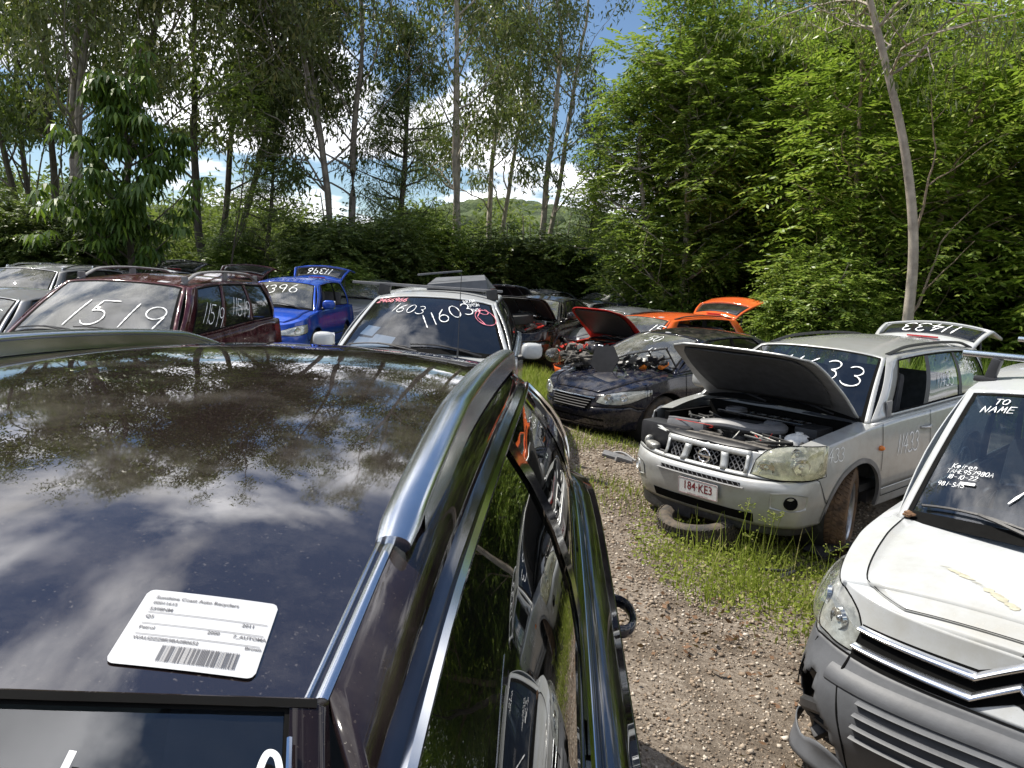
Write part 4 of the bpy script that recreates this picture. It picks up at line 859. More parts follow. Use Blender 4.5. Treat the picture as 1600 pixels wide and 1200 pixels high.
for sg in (1, -1):
    m = MB(); m.tube(cr([B.P(sg*u, z, .002) for u, z in ((.60, .70), (.60, .62), (.56, .50), (.53, .38), (.53, .26))], 8), .006, 6); m.build('bumper_crease', 'seam', B.o_fb)
    m = MB(); m.tube(cr([B.P(sg*u, z, .004) for u, z in ((.80, .70), (.84, .56), (.90, .44))], 8), .003, 5); m.build('bumper_scratch', 'seam', B.o_fb)
    B.headlight([(.60, .72), (.72, .725), (.88, .755), (1.04, .815), (1.18, .895)], [(.59, .80), (.66, .875), (.79, .93), (.98, .965), (1.19, .965)], sg, 'lens', ((.34, .46, .042), (.62, .5, .034)), dome=.045, off=.010)
# broken corner: brackets, torn edge, hanging piece
m = MB(); rn = random.Random(9)
for k in range(12): u0, z0 = rn.uniform(.60, .98), rn.uniform(.28, .50); m.box(B.P(u0, z0, -.07-rn.random()*.06), (.12, .05, .02+.05*rn.random()), rot=(rn.uniform(-1, 1), rn.uniform(-1, 1), rn.uniform(0, 3)), bev=.006)
m.tube(cr([B.P(.58, .48, -.02), B.P(.70, .44, -.03), B.P(.85, .38, -.02), B.P(1.0, .30, -.03)], 8), .018, 6, rz=.03); m.tube(cr([B.P(.60, .38, -.03), B.P(.75, .35, -.05), B.P(.95, .28, -.03)], 8), .012, 6); m.build('bumper_bracket', 'plastic_black', B.o_fb)
m = MB(); m.surf(lambda t_, k: B.P(lerp(.52, 1.10, t_), .255+.055*math.sin(t_*5+1)*0+lerp(-.075, .0+.05*abs(math.sin(t_*7)), k), .03+.02*math.sin(t_*3)-.03*k), np.linspace(0, 1, 20), np.linspace(0, 1, 6)); m.build('torn_bumper_skin', 'plastic_grey', B.o_fb, solid=.006)
# scrape of yellowed glue on the bonnet
m = MB(); rn = random.Random(2)
for k in range(26):
    t_ = k/25+rn.uniform(-.02, .02); c0, y0_ = lerp(.50, .12, t_), lerp(1.72, 1.93, t_); w_, l_ = .014*rn.uniform(.3, 1.2)*(1 if .12 < t_ < .42 or t_ > .6 else .15), .026
    m.poly([B.H(c0+a*l_, B.uy(y0_+b*w_))+Vector((0, 0, .0095)) for a, b in ((-1, -.6), (-.2, -1), (1, -.5), (.8, .7), (-.1, 1), (-.9, .4))])
m.build('bonnet_scrape', 'scrape', B.root, smooth=False)
# roof bars
for yk in (.10, .62):
    m = MB(); p0, p1 = B.Rf(-.98, yk)+Vector((-.04, 0, .14)), B.Rf(.98, yk)+Vector((.10, 0, .14)); m.box((p0+p1)*.5, ((p1-p0).length+.05, .05, .035), bev=.008); rb = m.build('roof_bar', 'rail_satin', B.root)
    for sg in (1, -1): q = B.Rf(sg*.93, yk); MB().box(q+Vector((0, 0, .05)), (.05, .07, .14), rot=(0, R(-14*sg), 0), bev=.012).box(q+Vector((sg*.03, 0, .0)), (.11, .08, .03), bev=.01).build('bar_foot', 'plastic_black', rb)
m = MB(); rn = random.Random(8)
for k in range(24): q = B.Wd_(.93-.05*rn.random(), .01+.03*rn.random(), .02); m.ell(q, (.018, .010, .006), 6, 4, rot=(rn.random()*3, 0, rn.random()*3))
m.build('leaf_litter', 'dead_leaf', B.root)
def scr(car, txt, h, a0, v0, w, rot=0, mat='chalk', gap=.18, slant=.12, seed=1, jit=.03):
    s_, _ = strokes(txt, h, gap, slant, jit, seed); return write_on(car.o_screen, s_, w, car.screen_map(a0, v0, rot=rot), mat)
scr(B, 'TO', .05, .76, .86, .006); scr(B, 'NAME', .055, .82, .79, .006); scr(B, '11653', .24, .46, .20, .011, slant=.5)
scr(B, 'Keiron', .032, .80, .36, .004, gap=.1); scr(B, 'TAHE957980A', .028, .82, .325, .003, gap=.12); scr(B, '18-10-22', .028, .80, .29, .003, gap=.12); scr(B, '981-SAS', .028, .84, .24, .003, gap=.12)
f_ = B.screen_map(.70, .26); MB().grid([[f_(x, y) for y in (0, .016)] for x in (0, .07)]).build('tape_mark', 'chalk', B.o_screen, smooth=False)
f_ = B.screen_map(.36, .50); m = MB()
for k in range(5): m.grid([[f_(x, -.016*k+y) for y in (0, .004)] for x in (.0, .10+.02*(k % 2))])
m.build('screen_decal', 'plastic_mid', B.o_screen, smooth=False)
# ---------------------------------------------------------------- 4 dark blue sedan
sp = spec('paint_navy', 4.50, 1.775, yf=1.36, yr=-1.29, belt=[(2.25, .64), (2.05, .72), (1.6, .84), (1.1, .93), (0, .97), (-1.5, 1.02), (-2.25, 1.0)], yc=1.15, yw=.35, yrt=-1.0, yrb=-1.65, fprof=[(.2, .12), (.33, .04), (.44, 0), (.52, .02), (.62, .06), (.75, .12)], zmf=.50, hcrown=.06, hrise=.015, zbf=.2, nose=1.5,
          roof=[(.35, 1.34), (-.3, 1.39), (-1.0, 1.35)], wroof=[(.35, .56), (-.5, .57), (-1.0, .54)])
D = Car('sedan', 'dark navy sedan with car parts heaped on its closed bonnet', 'car', None, 2.49, 11.40, 129.2, sp)
D.body(nz=9, step=.04); D.bonnet(u_front=.50, cut=.82); D.greenhouse(W2, glassm='glass_dark', screen='glass_dusty_glare', roofmat='paint_black', pillar='seam'); D.deck(); D.interior(); D.wheels(); D.mirrors(which=(1,))
for sg in (1, -1): D.headlight([(.42, .565), (.6, .55), (.85, .575), (1.18, .69)], [(.46, .64), (.6, .69), (.85, .735), (1.18, .755)], sg, 'lens', ((.34, .5, .055), (.6, .55, .045)), dome=.03)
m = MB(); m.surf(lambda u, k: D.P(u, lerp(.47, .60, k), .006), np.linspace(-.36, .36, 24), [0, .5, 1]); g3 = m.build('grille', 'seam', D.root, smooth=False)
for k in range(4): m = MB().surf(lambda u, q: D.P(u, .475+.032*k+.014*q, .008+.016*math.sin(math.pi*q)), np.linspace(-.35+.02*(3-k), .35-.02*(3-k), 24), np.linspace(0, 1, 5)); m.build('grille_bar', 'plastic_black', g3)
m = MB().surf(lambda u, q: D.P(u, .600+.026*q, .008+.022*math.sin(math.pi*q)), np.linspace(-.40, .40, 24), np.linspace(0, 1, 6)); m.build('grille_bar', 'chrome', g3)
m = MB().surf(lambda u, q: D.P(u, lerp(.25, .36, q), .006), np.linspace(-.55, .55, 24), [0, 1]); m.build('lower_intake', 'seam', D.o_fb, smooth=False)
scr(D, '50', .20, .15, .60, .014, rot=6); scr(D, '11', .14, -.2, .30, .012, seed=3); scr(D, '4', .14, .62, .84, .014, seed=3)
m = MB(); m.ell(D.Rf(0, .02, .004), (.05, .035, .008), 12, 6); m.build('roof_sticker', 'label_white', D.root)
# ---------------------------------------------------------------- 5 white 4x4 11603
sp = suv('paint_white', 4.7, 1.86, belt=[(2.35, .84), (2.05, .95), (1.1, 1.05), (0, 1.08), (-1.5, 1.12), (-2.35, 1.12)], yc=1.05, yw=.30, yrt=-2.0, yrb=-2.22, roof=[(.30, 1.56), (-.3, 1.61), (-1.4, 1.60), (-2.0, 1.55)], wroof=[(.30, .615), (-1, .62), (-2.0, .58)], rcrown=.075, gin=.05, bow=.20, bowt=.08, dz=-.02)
E_ = Car('offroad_wagon', 'white four-wheel drive with 11603 on its windscreen and a crossbar on the roof', 'car', None, -.84, 8.48, 178.4, sp)
E_.body(); E_.bonnet(); E_.greenhouse(W4, screen='glass_screen', glassm='glass_dark'); E_.interior(); E_.wheels(); E_.mirrors(y=.74, z=1.14, size=(.105, .075, .08), out=.15)
for sg in (1, -1): E_.headlight([(.45, .66), (.75, .66), (1.1, .74)], [(.45, .76), (.75, .83), (1.1, .86)], sg)
for yk in (.12, ):
    m = MB(); p0, p1 = E_.Rf(-.98, yk)+Vector((-.06, 0, .10)), E_.Rf(.98, yk)+Vector((.30, 0, .12)); m.box((p0+p1)*.5, ((p1-p0).length+.05, .06, .028), rot=(0, -R(.8), 0), bev=.008); rb = m.build('roof_bar', 'plastic_mid', E_.root)
    for sg in (1, -1): q = E_.Rf(sg*.94, yk); MB().box(q+Vector((0, 0, .05)), (.12, .09, .12), rot=(0, R(-10*sg), 0), bev=.015).build('bar_foot', 'plastic_black', rb)
scr(E_, '1603', .16, .58, .64, .008, rot=-9, seed=2); scr(E_, '11603', .22, .02, .33, .012, rot=33, seed=4); scr(E_, '2466966', .085, .90, .86, .011, rot=-3, mat='chalk_red', gap=.12, seed=5)
scr(E_, 'BRAWL', .06, -.50, .87, .007, rot=25, gap=.1); scr(E_, '1395N', .06, -.55, .80, .007, rot=25, gap=.1); scr(E_, 'RWS', .055, -.62, .72, .007, rot=25, gap=.1)
f_ = E_.screen_map(-.80, .66); write_on(E_.o_screen, [[(x*.14, y*.14) for x, y in arc(0, 0, .9, 1, 90, 470, 26)], [(x*.14, y*.14) for x, y in arc(-.1, .8, .45, .4, 120, 430, 12)], [(-.05, .12), (-.10, -.02), (-.02, -.13)]], .010, f_, 'chalk_red')
for (a0, v0, w_, h_, r_) in ((.86, .22, .19, .17, 12), (.83, .43, .17, .15, 18), (.66, .22, .24, .20, 14)):
    f_ = E_.screen_map(a0, v0-.14, rot=-r_, off=-.012); MB().grid([[f_(x, y) for y in (0, h_)] for x in (0, w_)]).build('paper_sheet', 'paper', E_.o_screen, smooth=False)
f_ = E_.screen_map(.40, .03, rot=-6, off=-.010)
m = MB(); p0 = E_.H(-.40, E_.uy(1.30)); m.tube([p0, p0+Vector((0, -.02, .10))], .009, 6); m.tube([p0+Vector((0, -.02, .10)), p0+Vector((.0, -.06, .78))], .0035, 5); m.build('radio_aerial', 'plastic_black', E_.root)
# ---------------------------------------------------------------- 6 maroon wagon 1519
sp = suv('paint_maroon', 4.5, 1.75, belt=[(2.25, .80), (1.95, .90), (1.1, 1.05), (0, 1.10), (-1.5, 1.14), (-2.25, 1.12)], yc=1.02, yw=.34, yrt=-1.95, yrb=-2.1, roof=[(.34, 1.57), (-.3, 1.61), (-1.95, 1.57)], wroof=[(.34, .60), (-1, .60), (-1.95, .57)], rcrown=.05, bow=.14, bowt=.06)
Mr = Car('station_wagon', 'maroon wagon with roof rails and 1519 written on its windscreen', 'car', None, -3.87, 8.15, 178.5, sp)
Mr.body(); Mr.bonnet(); Mr.greenhouse(W4, screen='glass_dusty_glare', glassm='glass_dark', pillar='paint_maroon'); Mr.interior(); Mr.wheels(); Mr.roof_rails(mat='plastic_mid', h=.085, y0=.03, y1=.96, c=.88, rx=.022, rz=.014); Mr.mirrors(which=())  # dusty windscreen glass here stands in for bright sky glare
scr(Mr, '1519', .36, .40, .14, .014, slant=.25, seed=3, gap=.28)
for k, (u0, v0) in enumerate(((.15, .26), (.42, .30))): s_, _ = strokes('11519', .22, .08, .0, .03, k+3); write_on(Mr.glasses[(-1, k)], s_, .013, Mr.side_map(-1, u0, v0, rot=-12))
MB().grid([[Mr.Rf(c, k, .003) for k in (.02, .06)] for c in (-.5, -.66)]).build('roof_sticker', 'label_white', Mr.root, smooth=False)
# ---------------------------------------------------------------- 7 blue hatchback 11396
sp = spec('paint_blue', 4.0, 1.70, yc=1.0, yw=.30, yrt=-1.65, yrb=-1.86, roof=[(.30, 1.44), (-.5, 1.50), (-1.65, 1.46)], wroof=[(.30, .56), (-.5, .57), (-1.65, .53)], belt=[(2.0, .78), (1.6, .90), (1.0, .98), (-1.0, 1.0), (-2.0, 1.0)], zmf=.6)
G_ = Car('hatchback', 'blue hatchback with its tailgate up and 11396 on the windscreen', 'car', None, -4.35, 15.2, 178, sp)
G_.body(); G_.bonnet(); G_.greenhouse([(.12, .44), (.50, .84)], screen='glass_dusty_glare', glassm='glass_clear', rear=False, openwin=((-1, 0), (-1, 1))); G_.interior(); G_.wheels(); G_.mirrors(which=(-1,)); G_.open_gate(34, None, '11396', th=.20, ta=.72, tw=.02, drop=.5, lowang=40)
scr(G_, '11396', .30, .72, .38, .020, rot=8, seed=6)
for sg in (1, -1): G_.headlight([(.45, .60), (.75, .60), (1.0, .66)], [(.45, .68), (.75, .76), (1.0, .80)], sg)
# ---------------------------------------------------------------- 8 orange hatch: bonnet up with its shade coloured red, tailgate up
sp = spec('paint_orange', 4.3, 1.76, yc=1.05, yw=.32, yrt=-1.70, yrb=-1.95, roof=[(.32, 1.40), (-.5, 1.45), (-1.7, 1.42)], wroof=[(.32, .57), (-.5, .58), (-1.7, .54)], belt=[(2.15, .72), (1.8, .82), (1.05, .95), (-1.0, 1.0), (-2.15, 1.02)], zmf=.56, liner2='paint_red_and_shaded_orange')
O = Car('hatchback', 'orange hatchback with its bonnet and tailgate up and a stripped engine bay', 'car', None, 2.70, 14.85, 130, sp)
oh = lambda u, z: z > .50 and abs(u) < 1.05
O.body(hole=oh); O.bonnet(mat='paint_red_and_shaded_orange', u_front=.45, angle=50, under='plastic_black', front_strip_mat='engine_dirty'); O.greenhouse([(.12, .44), (.50, .86)], screen='glass_dusty_glare', glassm='glass_clear', rear=False, openwin=((-1, 0), (-1, 1))); O.interior(); O.wheels(); O.roof_rails(h=.03, c=.92, rx=.016, rz=.012, foot=False); O.open_gate(34, None, None, glassm='glass_dark', drop=.42, lowang=20)  # red paint carries the shade on the underside of the orange bonnet
scr(O, '15', .26, -.62, .45, .022, seed=4); scr(O, '08', .2, .5, .3, .018, seed=9)
MB().grid([[O.Rf(c, k, .003) for k in (.02, .07)] for c in (-.45, -.6)]).build('roof_sticker', 'label_white', O.root, smooth=False)
# ---------------------------------------------------------------- more wrecks behind: builder
def simple(name, label, cat, x, y, rz, sp, wins=W2, gate=None, bon=None, text=None, deck=True, screen='glass_dusty_glare', glassm='glass_dark', rails=False, group=None, lamp=True, roofmat=None, gtext=None, mirror=True):
    c = Car(name, label, cat, group, x, y, rz, sp); c.body(step=.08, nz=5); c.bonnet(angle=bon or 0, u_front=.45, under='plastic_black')
    c.greenhouse(wins, screen=screen, glassm=glassm, rear=gate is None, roofmat=roofmat); c.interior(); c.wheels()
    if mirror: c.mirrors()
    if gate is not None: c.open_gate(gate, None, gtext, th=.2)
    elif deck: c.deck()
    if rails: c.roof_rails(mat='rail_satin' if rails == 2 else 'plastic_black', h=.05)
    if text: scr(c, text, .24, .4, .35, .02, seed=len(text)+int(abs(x*7)))
    if lamp:
        for sg in (1, -1): c.headlight([(.45, .60), (.75, .60), (1.0, .66)], [(.45, .67), (.75, .73), (1.0, .76)], sg)
    return c
def mess(parent, car, seed, n=70, zc_=.78, w=.62, y0=1.15, y1=2.0):
    rn = random.Random(seed)
    for nm, mt, k0, k1 in (('engine_parts', 'engine_dirty', 0, .5), ('metal_brackets', 'engine_metal', .5, .75), ('hoses', 'rubber', .75, .92), ('red_wiring', 'wire_red', .92, 1)):
        m = MB()
        for k in range(int(n*(k1-k0))):
            x_, y_ = rn.uniform(-w, w), rn.uniform(y0, y1); z_ = zc_+rn.uniform(-.12, .12)
            if mt in ('rubber', 'wire_red'): m.tube(cr([(x_+rn.uniform(-.3, .3)*q, y_+rn.uniform(-.2, .2)*q, z_+rn.uniform(-.06, .1)) for q in (0, .5, 1, 1.5)], 6), rn.uniform(.006, .018), 6)
            else: m.box((x_, y_, z_), (rn.uniform(.04, .2), rn.uniform(.04, .18), rn.uniform(.03, .12)), rot=(rn.uniform(-.5, .5), rn.uniform(-.5, .5), rn.uniform(0, 3)), bev=.01)
        m.build(nm, mt, parent)
mess(O.root, O, 4, 130)
m = MB(); m.box((0, 1.6, .45), (1.3, .9, .1)); m.box((0, 1.12, .70), (1.3, .06, .5)); m.build('engine_bay', 'seam', O.root)
m = MB(); m.ell(O.P(.92, .66, .02), (.07, .20, .13), 16, 10, p=2.6, rot=(0, R(20), R(-25))); m.build('headlight', 'lens_yellow', O.root)
m = MB(); m.ell((.2, 1.7, .85), (.10, .07, .04), 10, 8, p=3); m.build('foam_block', 'foam', O.root)
# dark car between the brown wagon and the maroon one (roof edge only in view)
simple('sedan', 'black car behind the brown wagon roof, only a sliver of its dark roof in view', 'car', -3.50, 3.30, 177, spec('paint_black', 4.5, 1.78, dz=-.05, roof=[(.35, 1.37), (-.3, 1.43), (-1.2, 1.40)]))
simple('sedan', 'grey car at the left edge with black door mirror, left of the maroon wagon', 'car', -6.3, 9.5, 176, spec('paint_grey', 4.6, 1.80, dz=-.14, roof=[(.35, 1.40), (-.3, 1.45), (-1.2, 1.38)]), rails=False)
simple('offroad_wagon', 'silver wagon with roof rails behind the grey car at the left edge', 'car', -9.2, 15.2, 178, suv('paint_grey', 4.7, 1.85, dz=-.12), wins=W4, deck=False, rails=2)
simple('hatchback', 'dark hatchback with raised tailgate, behind the maroon wagon on the far left', 'car', -8.6, 17.6, 172, spec('paint_black', 4.1, 1.70, yrt=-1.6, yrb=-1.85, roof=[(.3, 1.42), (-.5, 1.47), (-1.6, 1.44)]), gate=30)
simple('hatchback', 'dark maroon hatchback with raised tailgate, directly behind the roof of the maroon wagon', 'car', -6.5, 16.4, 174, spec('paint_maroon', 4.1, 1.70, yrt=-1.6, yrb=-1.85, roof=[(.3, 1.42), (-.5, 1.47), (-1.6, 1.44)]), gate=28)
Lc = simple('sedan', 'black wreck with its black bonnet up, right behind the white car with 11603', 'car', .55, 17.2, 160, spec('paint_black', 4.4, 1.75), bon=40, lamp=False)
mess(Lc.root, Lc, 8, 110, .86)
simple('sedan', 'silver grey sedan with smeared windscreen left of the raised bonnet of the orange hatchback', 'car', 2.35, 17.9, 132, spec('paint_grey', 4.5, 1.76), text='9')
simple('sedan', 'black-roofed sedan behind the smeared grey sedan', 'car', 1.75, 20.9, 134, spec('paint_silver', 4.5, 1.76), roofmat='paint_black', text='107')
Jc = simple('offroad_wagon', 'long silver wagon with 1573 on its side glass, at the back of the yard', 'car', 2.9, 24.6, 112, suv('paint_silver', 4.9, 1.84), wins=W4, deck=False)
s_, _ = strokes('1573', .26, .1, .1, .03, 3); write_on(Jc.glasses[(-1, 0)], s_, .022, Jc.side_map(-1, .13, .30))
Kc = simple('hatchback', 'dark blue hatchback with red tail lamp beyond the orange roof', 'car', 3.75, 21.4, 300, spec('paint_navy', 4.1, 1.70, yrt=-1.6, yrb=-1.85, roof=[(.3, 1.42), (-.5, 1.47), (-1.6, 1.44)]), deck=False)
for sg in (1, -1): Kc.patch([(Kc.U-.85, .72), (Kc.U-.6, .72)], [(Kc.U-.85, .98), (Kc.U-.6, .98)], sg=sg).build('tail_lamp', 'lamp_red', Kc.root)
simple('sedan', 'pale wreck with its black bonnet up, far back behind the black wreck', 'car', .6, 23.6, 150, spec('paint_grey', 4.5, 1.76), bon=45)
simple('sedan', 'small red sedan far back, mostly hidden by the roof panel on the white car', 'car', -1.1, 22.5, 165, spec('paint_red_and_shaded_orange', 4.2, 1.7))
simple('sedan', 'dark sedan far back in the yard between the blue and the white car', 'car', -3.9, 20.5, 172, spec('paint_grey', 4.5, 1.76, roof=[(.35, 1.38), (-.3, 1.44), (-1.2, 1.38)]))
# ---------------------------------------------------------------- loose things
def lying(name, mb, mat, loc, rot, label, cat, group=None, solid=0):
    o = mb.build(name, mat, None, solid=solid, smooth=not solid); o.location = loc; o.rotation_euler = tuple(R(a) for a in rot); tag(o, label, cat, group); return o
t1_ = lying('tyre', tyre_mb(.335, .235, .215, blocks=60), 'tyre', (1.60, 6.22, .045), (6, 80, 35), 'worn tyre lying on the ground under the silver front bumper', 'tyre')
def world(car, p): return car.root.matrix_world @ Vector(p)
bpy.context.view_layer.update()
q = Matrix.Translation(Lc.root.location) @ Matrix.Rotation(Lc.root.rotation_euler.z, 4, 'Z')
t2_ = lying('tyre', tyre_mb(.30, .19, .19, tread=False), 'rubber', q @ Vector((-.15, 1.85, 1.02)), (8, 84, 20), 'black tyre lying on top of the black wreck', 'tyre')
m = MB().ell((0, 0, 0), (.26, .16, .05), 16, 8, p=2.4); lying('headlight_unit', m, 'lens', q @ Vector((-.2, 1.35, 1.12)), (8, 10, 0), 'loose clear headlight on the black wreck', 'headlight')
# roof load on the white car
q = Matrix.Translation(E_.root.location) @ Matrix.Rotation(E_.root.rotation_euler.z, 4, 'Z')
m = MB()
vv = [Vector(p) for p in ((.22, .10, 0), (-.46, .02, 0), (-.50, -.75, 0), (.30, -.70, 0), (.20, .08, .02), (-.43, .0, .10), (-.36, -.72, .15), (.20, -.66, .09))]
for f in ((0, 1, 5, 4), (1, 2, 6, 5), (2, 3, 7, 6), (3, 0, 4, 7), (4, 5, 6, 7), (3, 2, 1, 0)): m.poly([vv[k] for k in f])
m.box((.1, -.2, .15), (.5, .05, .02), rot=(0, .13, .3), bev=.006)
lying('scrap_board', m, 'plastic_grey', q @ Vector((-.06, -.15, 1.70)), (0, 0, 178.4), 'dark grey wedge-shaped plastic panel lying on the roof of the white car', 'panel')
# parts heaped on the navy bonnet
q = Matrix.Translation(D.root.location) @ Matrix.Rotation(D.root.rotation_euler.z, 4, 'Z')
m = MB(); m.poly([(-.19, 0, -.10), (-.07, 0, -.20), (.12, 0, -.18), (.20, 0, .0), (.10, 0, .17), (-.15, 0, .15)]); pn = lying('scrap_plate', m, 'plastic_black', q @ Vector((-.02, 1.66, 1.06)), (-12, 0, 128.0+180+24), 'flat black six-sided panel standing on the navy bonnet', 'panel', solid=.02)
fr_ = empty('dashboard_frame', q @ Vector((-.42, 1.30, 1.05)), R(165), 'stripped black and silver dashboard frame on the navy bonnet by the windscreen', 'car part'); fr_.rotation_euler = (R(-38), R(14), R(150))
m = MB(); 
for z_ in (-.17, .0, .17): m.tube([(-.36, 0, z_), (-.1, .02, z_+.02), (.2, .0, z_), (.38, .02, z_-.02)], .013, 6)
for x_ in (-.36, -.12, .1, .38): m.tube([(x_, 0, -.18), (x_+.02, .0, .18)], .013, 6)
m.build('outer_frame', 'plastic_black', fr_); m = MB(); rn = random.Random(12)
for k in range(26): m.box((rn.uniform(-.33, .35), rn.uniform(-.03, .03), rn.uniform(-.15, .15)), (rn.uniform(.03, .12), .03, rn.uniform(.02, .09)), rot=(rn.uniform(-.3, .3), rn.uniform(-.6, .6), 0), bev=.008)
m.build('metal_fittings', 'engine_metal', fr_); m = MB()
for k in range(14): m.box((rn.uniform(-.33, .35), rn.uniform(.0, .05), rn.uniform(-.15, .15)), (rn.uniform(.04, .14), .05, rn.uniform(.03, .07)), rot=(rn.uniform(-.3, .3), rn.uniform(-.6, .6), 0), bev=.008)
m.build('black_fittings', 'plastic_black', fr_)
m = MB().box((.05, .05, -.05), (.09, .05, .06), rot=(0, .4, 0), bev=.015); m.build('orange_connector', 'lamp_orange', fr_)
m = MB().box((0, 0, 0), (.16, .07, .05), bev=.015); lying('lamp_unit', m, 'lamp_orange', q @ Vector((-.62, 1.18, 1.02)), (0, -20, 40), 'small orange indicator lamp lying at the foot of the navy windscreen', 'lamp')
m = MB(); rn = random.Random(14)
for k in range(22): m.box((rn.uniform(-.3, .3), rn.uniform(-.12, .12), rn.uniform(-.06, .10)), (rn.uniform(.05, .18), rn.uniform(.04, .1), rn.uniform(.03, .1)), rot=(rn.uniform(-.5, .5), rn.uniform(-.5, .5), rn.uniform(0, 3)), bev=.012)
for k in range(9): m.tube(cr([(rn.uniform(-.4, .4), rn.uniform(-.2, .2), rn.uniform(-.05, .15)) for _ in range(4)], 6), .01, 6)
lying('scrap_heap', m, 'engine_dirty', q @ Vector((.38, 1.52, .95)), (6, 0, 30), 'tangle of dark engine brackets and hoses on the far side of the navy bonnet', 'scrap')
# leaf dust scattered on the navy bonnet
# loose plastic on the ground between the cars
m = MB(); m.box((0, 0, .05), (.34, .16, .05), rot=(.1, .2, .2), bev=.015); m.tube(cr([(-.2, .1, .03), (0, .14, .08), (.2, .05, .03)], 8), .015, 6); m.box((.1, -.08, .04), (.2, .05, .06), rot=(0, .3, .6), bev=.01)
lying('plastic_tray', m, 'plastic_mid', (1.22, 8.55, -.02), (0, 0, -25), 'broken grey plastic tray on the ground by the silver bumper corner', 'scrap')
for k, (x_, y_, lab) in enumerate(((2.62, 5.95, 'curved black wheel-arch liner on the ground beside the muddy front wheel'), (2.05, 5.55, 'thin loop of black rubber trim in the grass clump'))):
    m = MB(); rn = random.Random(20+k); m.tube(cr([(rn.uniform(-.25, .25), rn.uniform(-.12, .12), .02+.05*rn.random()) for _ in range(6)], 8), .02 if k == 0 else .010, 6, rz=.012)
    if k == 0: m.grid([[Vector((.3*math.cos(a), .10*s_, .05+.10*math.sin(a))) for s_ in (-1, 1)] for a in np.linspace(.2, 2.6, 12)])
    lying('arch_liner' if k == 0 else 'rubber_trim', m, 'plastic_black', (x_, y_, ground_z(x_, y_)), (0, 0, 30), lab, 'scrap', solid=.006 if k == 0 else 0)
# ================================================================ ground, stones, grass
def gz(x, y): return ground_z(x, y)+(.025*math.sin(x*2.1+y*1.3)*math.sin(y*1.7-x*.6) if -10 < x < 14 and -3 < y < 30 else 0)
xs = [-400, -60, -20]+list(np.linspace(-10, 14, 90))+[24, 60, 400]; ys = [-60, -8]+list(np.linspace(-3, 30, 120))+[45, 90, 250, 800]
g = MB().grid([[Vector((x, y, gz(x, y))) for y in ys] for x in xs]).build('ground', 'ground', None); tag(g, kind='structure')
gzv = np.vectorize(gz)
def np_mesh(name, V, F, mat, parent=None, smooth=False):
    """V (k,3), F (m,4) or (m,3) index arrays"""
    me = bpy.data.meshes.new(name); me.vertices.add(len(V)); me.vertices.foreach_set('co', np.asarray(V, np.float32).ravel())
    k = F.shape[1]; me.loops.add(F.size); me.loops.foreach_set('vertex_index', F.astype(np.int32).ravel()); me.polygons.add(len(F)); me.polygons.foreach_set('loop_start', np.arange(0, F.size, k, dtype=np.int32)); me.polygons.foreach_set('loop_total', np.full(len(F), k, np.int32))
    me.update(calc_edges=True); me.materials.append(M[mat])
    o = bpy.data.objects.new(name, me); C.objects.link(o); o.parent = parent; return o
def nrm(v): return v/(np.linalg.norm(v, axis=-1, keepdims=True)+1e-9)
def leaves_V(c, d, L_, Wd, rn, fold=.25):
    """diamond leaves: c base (n,3), d direction (n,3)"""
    n = len(c); d = nrm(d); r_ = rn.randn(n, 3); s_ = nrm(np.cross(d, r_)); u_ = np.cross(s_, d)
    L_ = np.broadcast_to(L_, (n,))[:, None]; Wd = np.broadcast_to(Wd, (n,))[:, None]
    mid = c+d*L_*.45+u_*L_*.06
    V = np.stack([c, mid+s_*Wd*.5, c+d*L_, mid-s_*Wd*.5], 1).reshape(-1, 3); F = np.arange(4*n).reshape(n, 4); return V, F
def blades(name, x, y, h, w, mat, rn, lean=.35, label=None, seg=3, kind='stuff', zoff=0):
    n = len(x); z = gzv(x, y)+zoff; a = rn.rand(n)*2*np.pi; ln = lean*rn.rand(n)*h; dx, dy = np.cos(a)*ln, np.sin(a)*ln; b = a+np.pi/2+rn.randn(n)*.5; wx, wy = np.cos(b), np.sin(b)
    V = []
    for k in range(seg+1):
        t_ = k/seg; ww = w*(1-t_)**.7*.5+.0004; cx_ = x+dx*t_*t_; cy_ = y+dy*t_*t_; cz = z+h*(t_-.22*t_*t_*(ln/h)*2)
        V.append(np.stack([cx_-wx*ww, cy_-wy*ww, cz], 1)); V.append(np.stack([cx_+wx*ww, cy_+wy*ww, cz], 1))
    V = np.stack(V, 1).reshape(-1, 3); base = np.arange(n)[:, None]*(2*(seg+1)); F = np.concatenate([base+np.array([2*k, 2*k+1, 2*k+3, 2*k+2]) for k in range(seg)], 0)
    o = np_mesh(name, V, F, mat); tag(o, label, None, None, kind); return o
rn = np.random.RandomState(11)
def pebbles(name, x, y, s_, lab):
    n = len(x); oc = np.array([(1, 0, 0), (-1, 0, 0), (0, 1, 0), (0, -1, 0), (0, 0, 1), (0, 0, -1)], float); fc = np.array([(0, 2, 4), (2, 1, 4), (1, 3, 4), (3, 0, 4), (2, 0, 5), (1, 2, 5), (3, 1, 5), (0, 3, 5)])
    R_ = rn.randn(n, 3, 3); q, _ = np.linalg.qr(R_); sc = s_[:, None]*(.55+.6*rn.rand(n, 3)); V = np.einsum('nij,vj->nvi', q, oc)*1.0*sc[:, None, :]*(.8+.4*rn.rand(n, 6, 1)); V[:, :, 2] *= .7
    V += np.stack([x, y, gzv(x, y)+s_*.2], 1)[:, None, :]; F = (np.arange(n)[:, None, None]*6+fc[None]).reshape(-1, 3)
    o = np_mesh(name, V.reshape(-1, 3), F, 'pebbles'); tag(o, kind='stuff'); return o
n = 26000; y = 2.4+(rn.rand(n)**1.5)*7.5; x = .2+rn.rand(n)*(1.2+.30*y); pebbles('gravel', x, y, .003+.009*rn.rand(n)**3.5+.0017*(y-2), None)
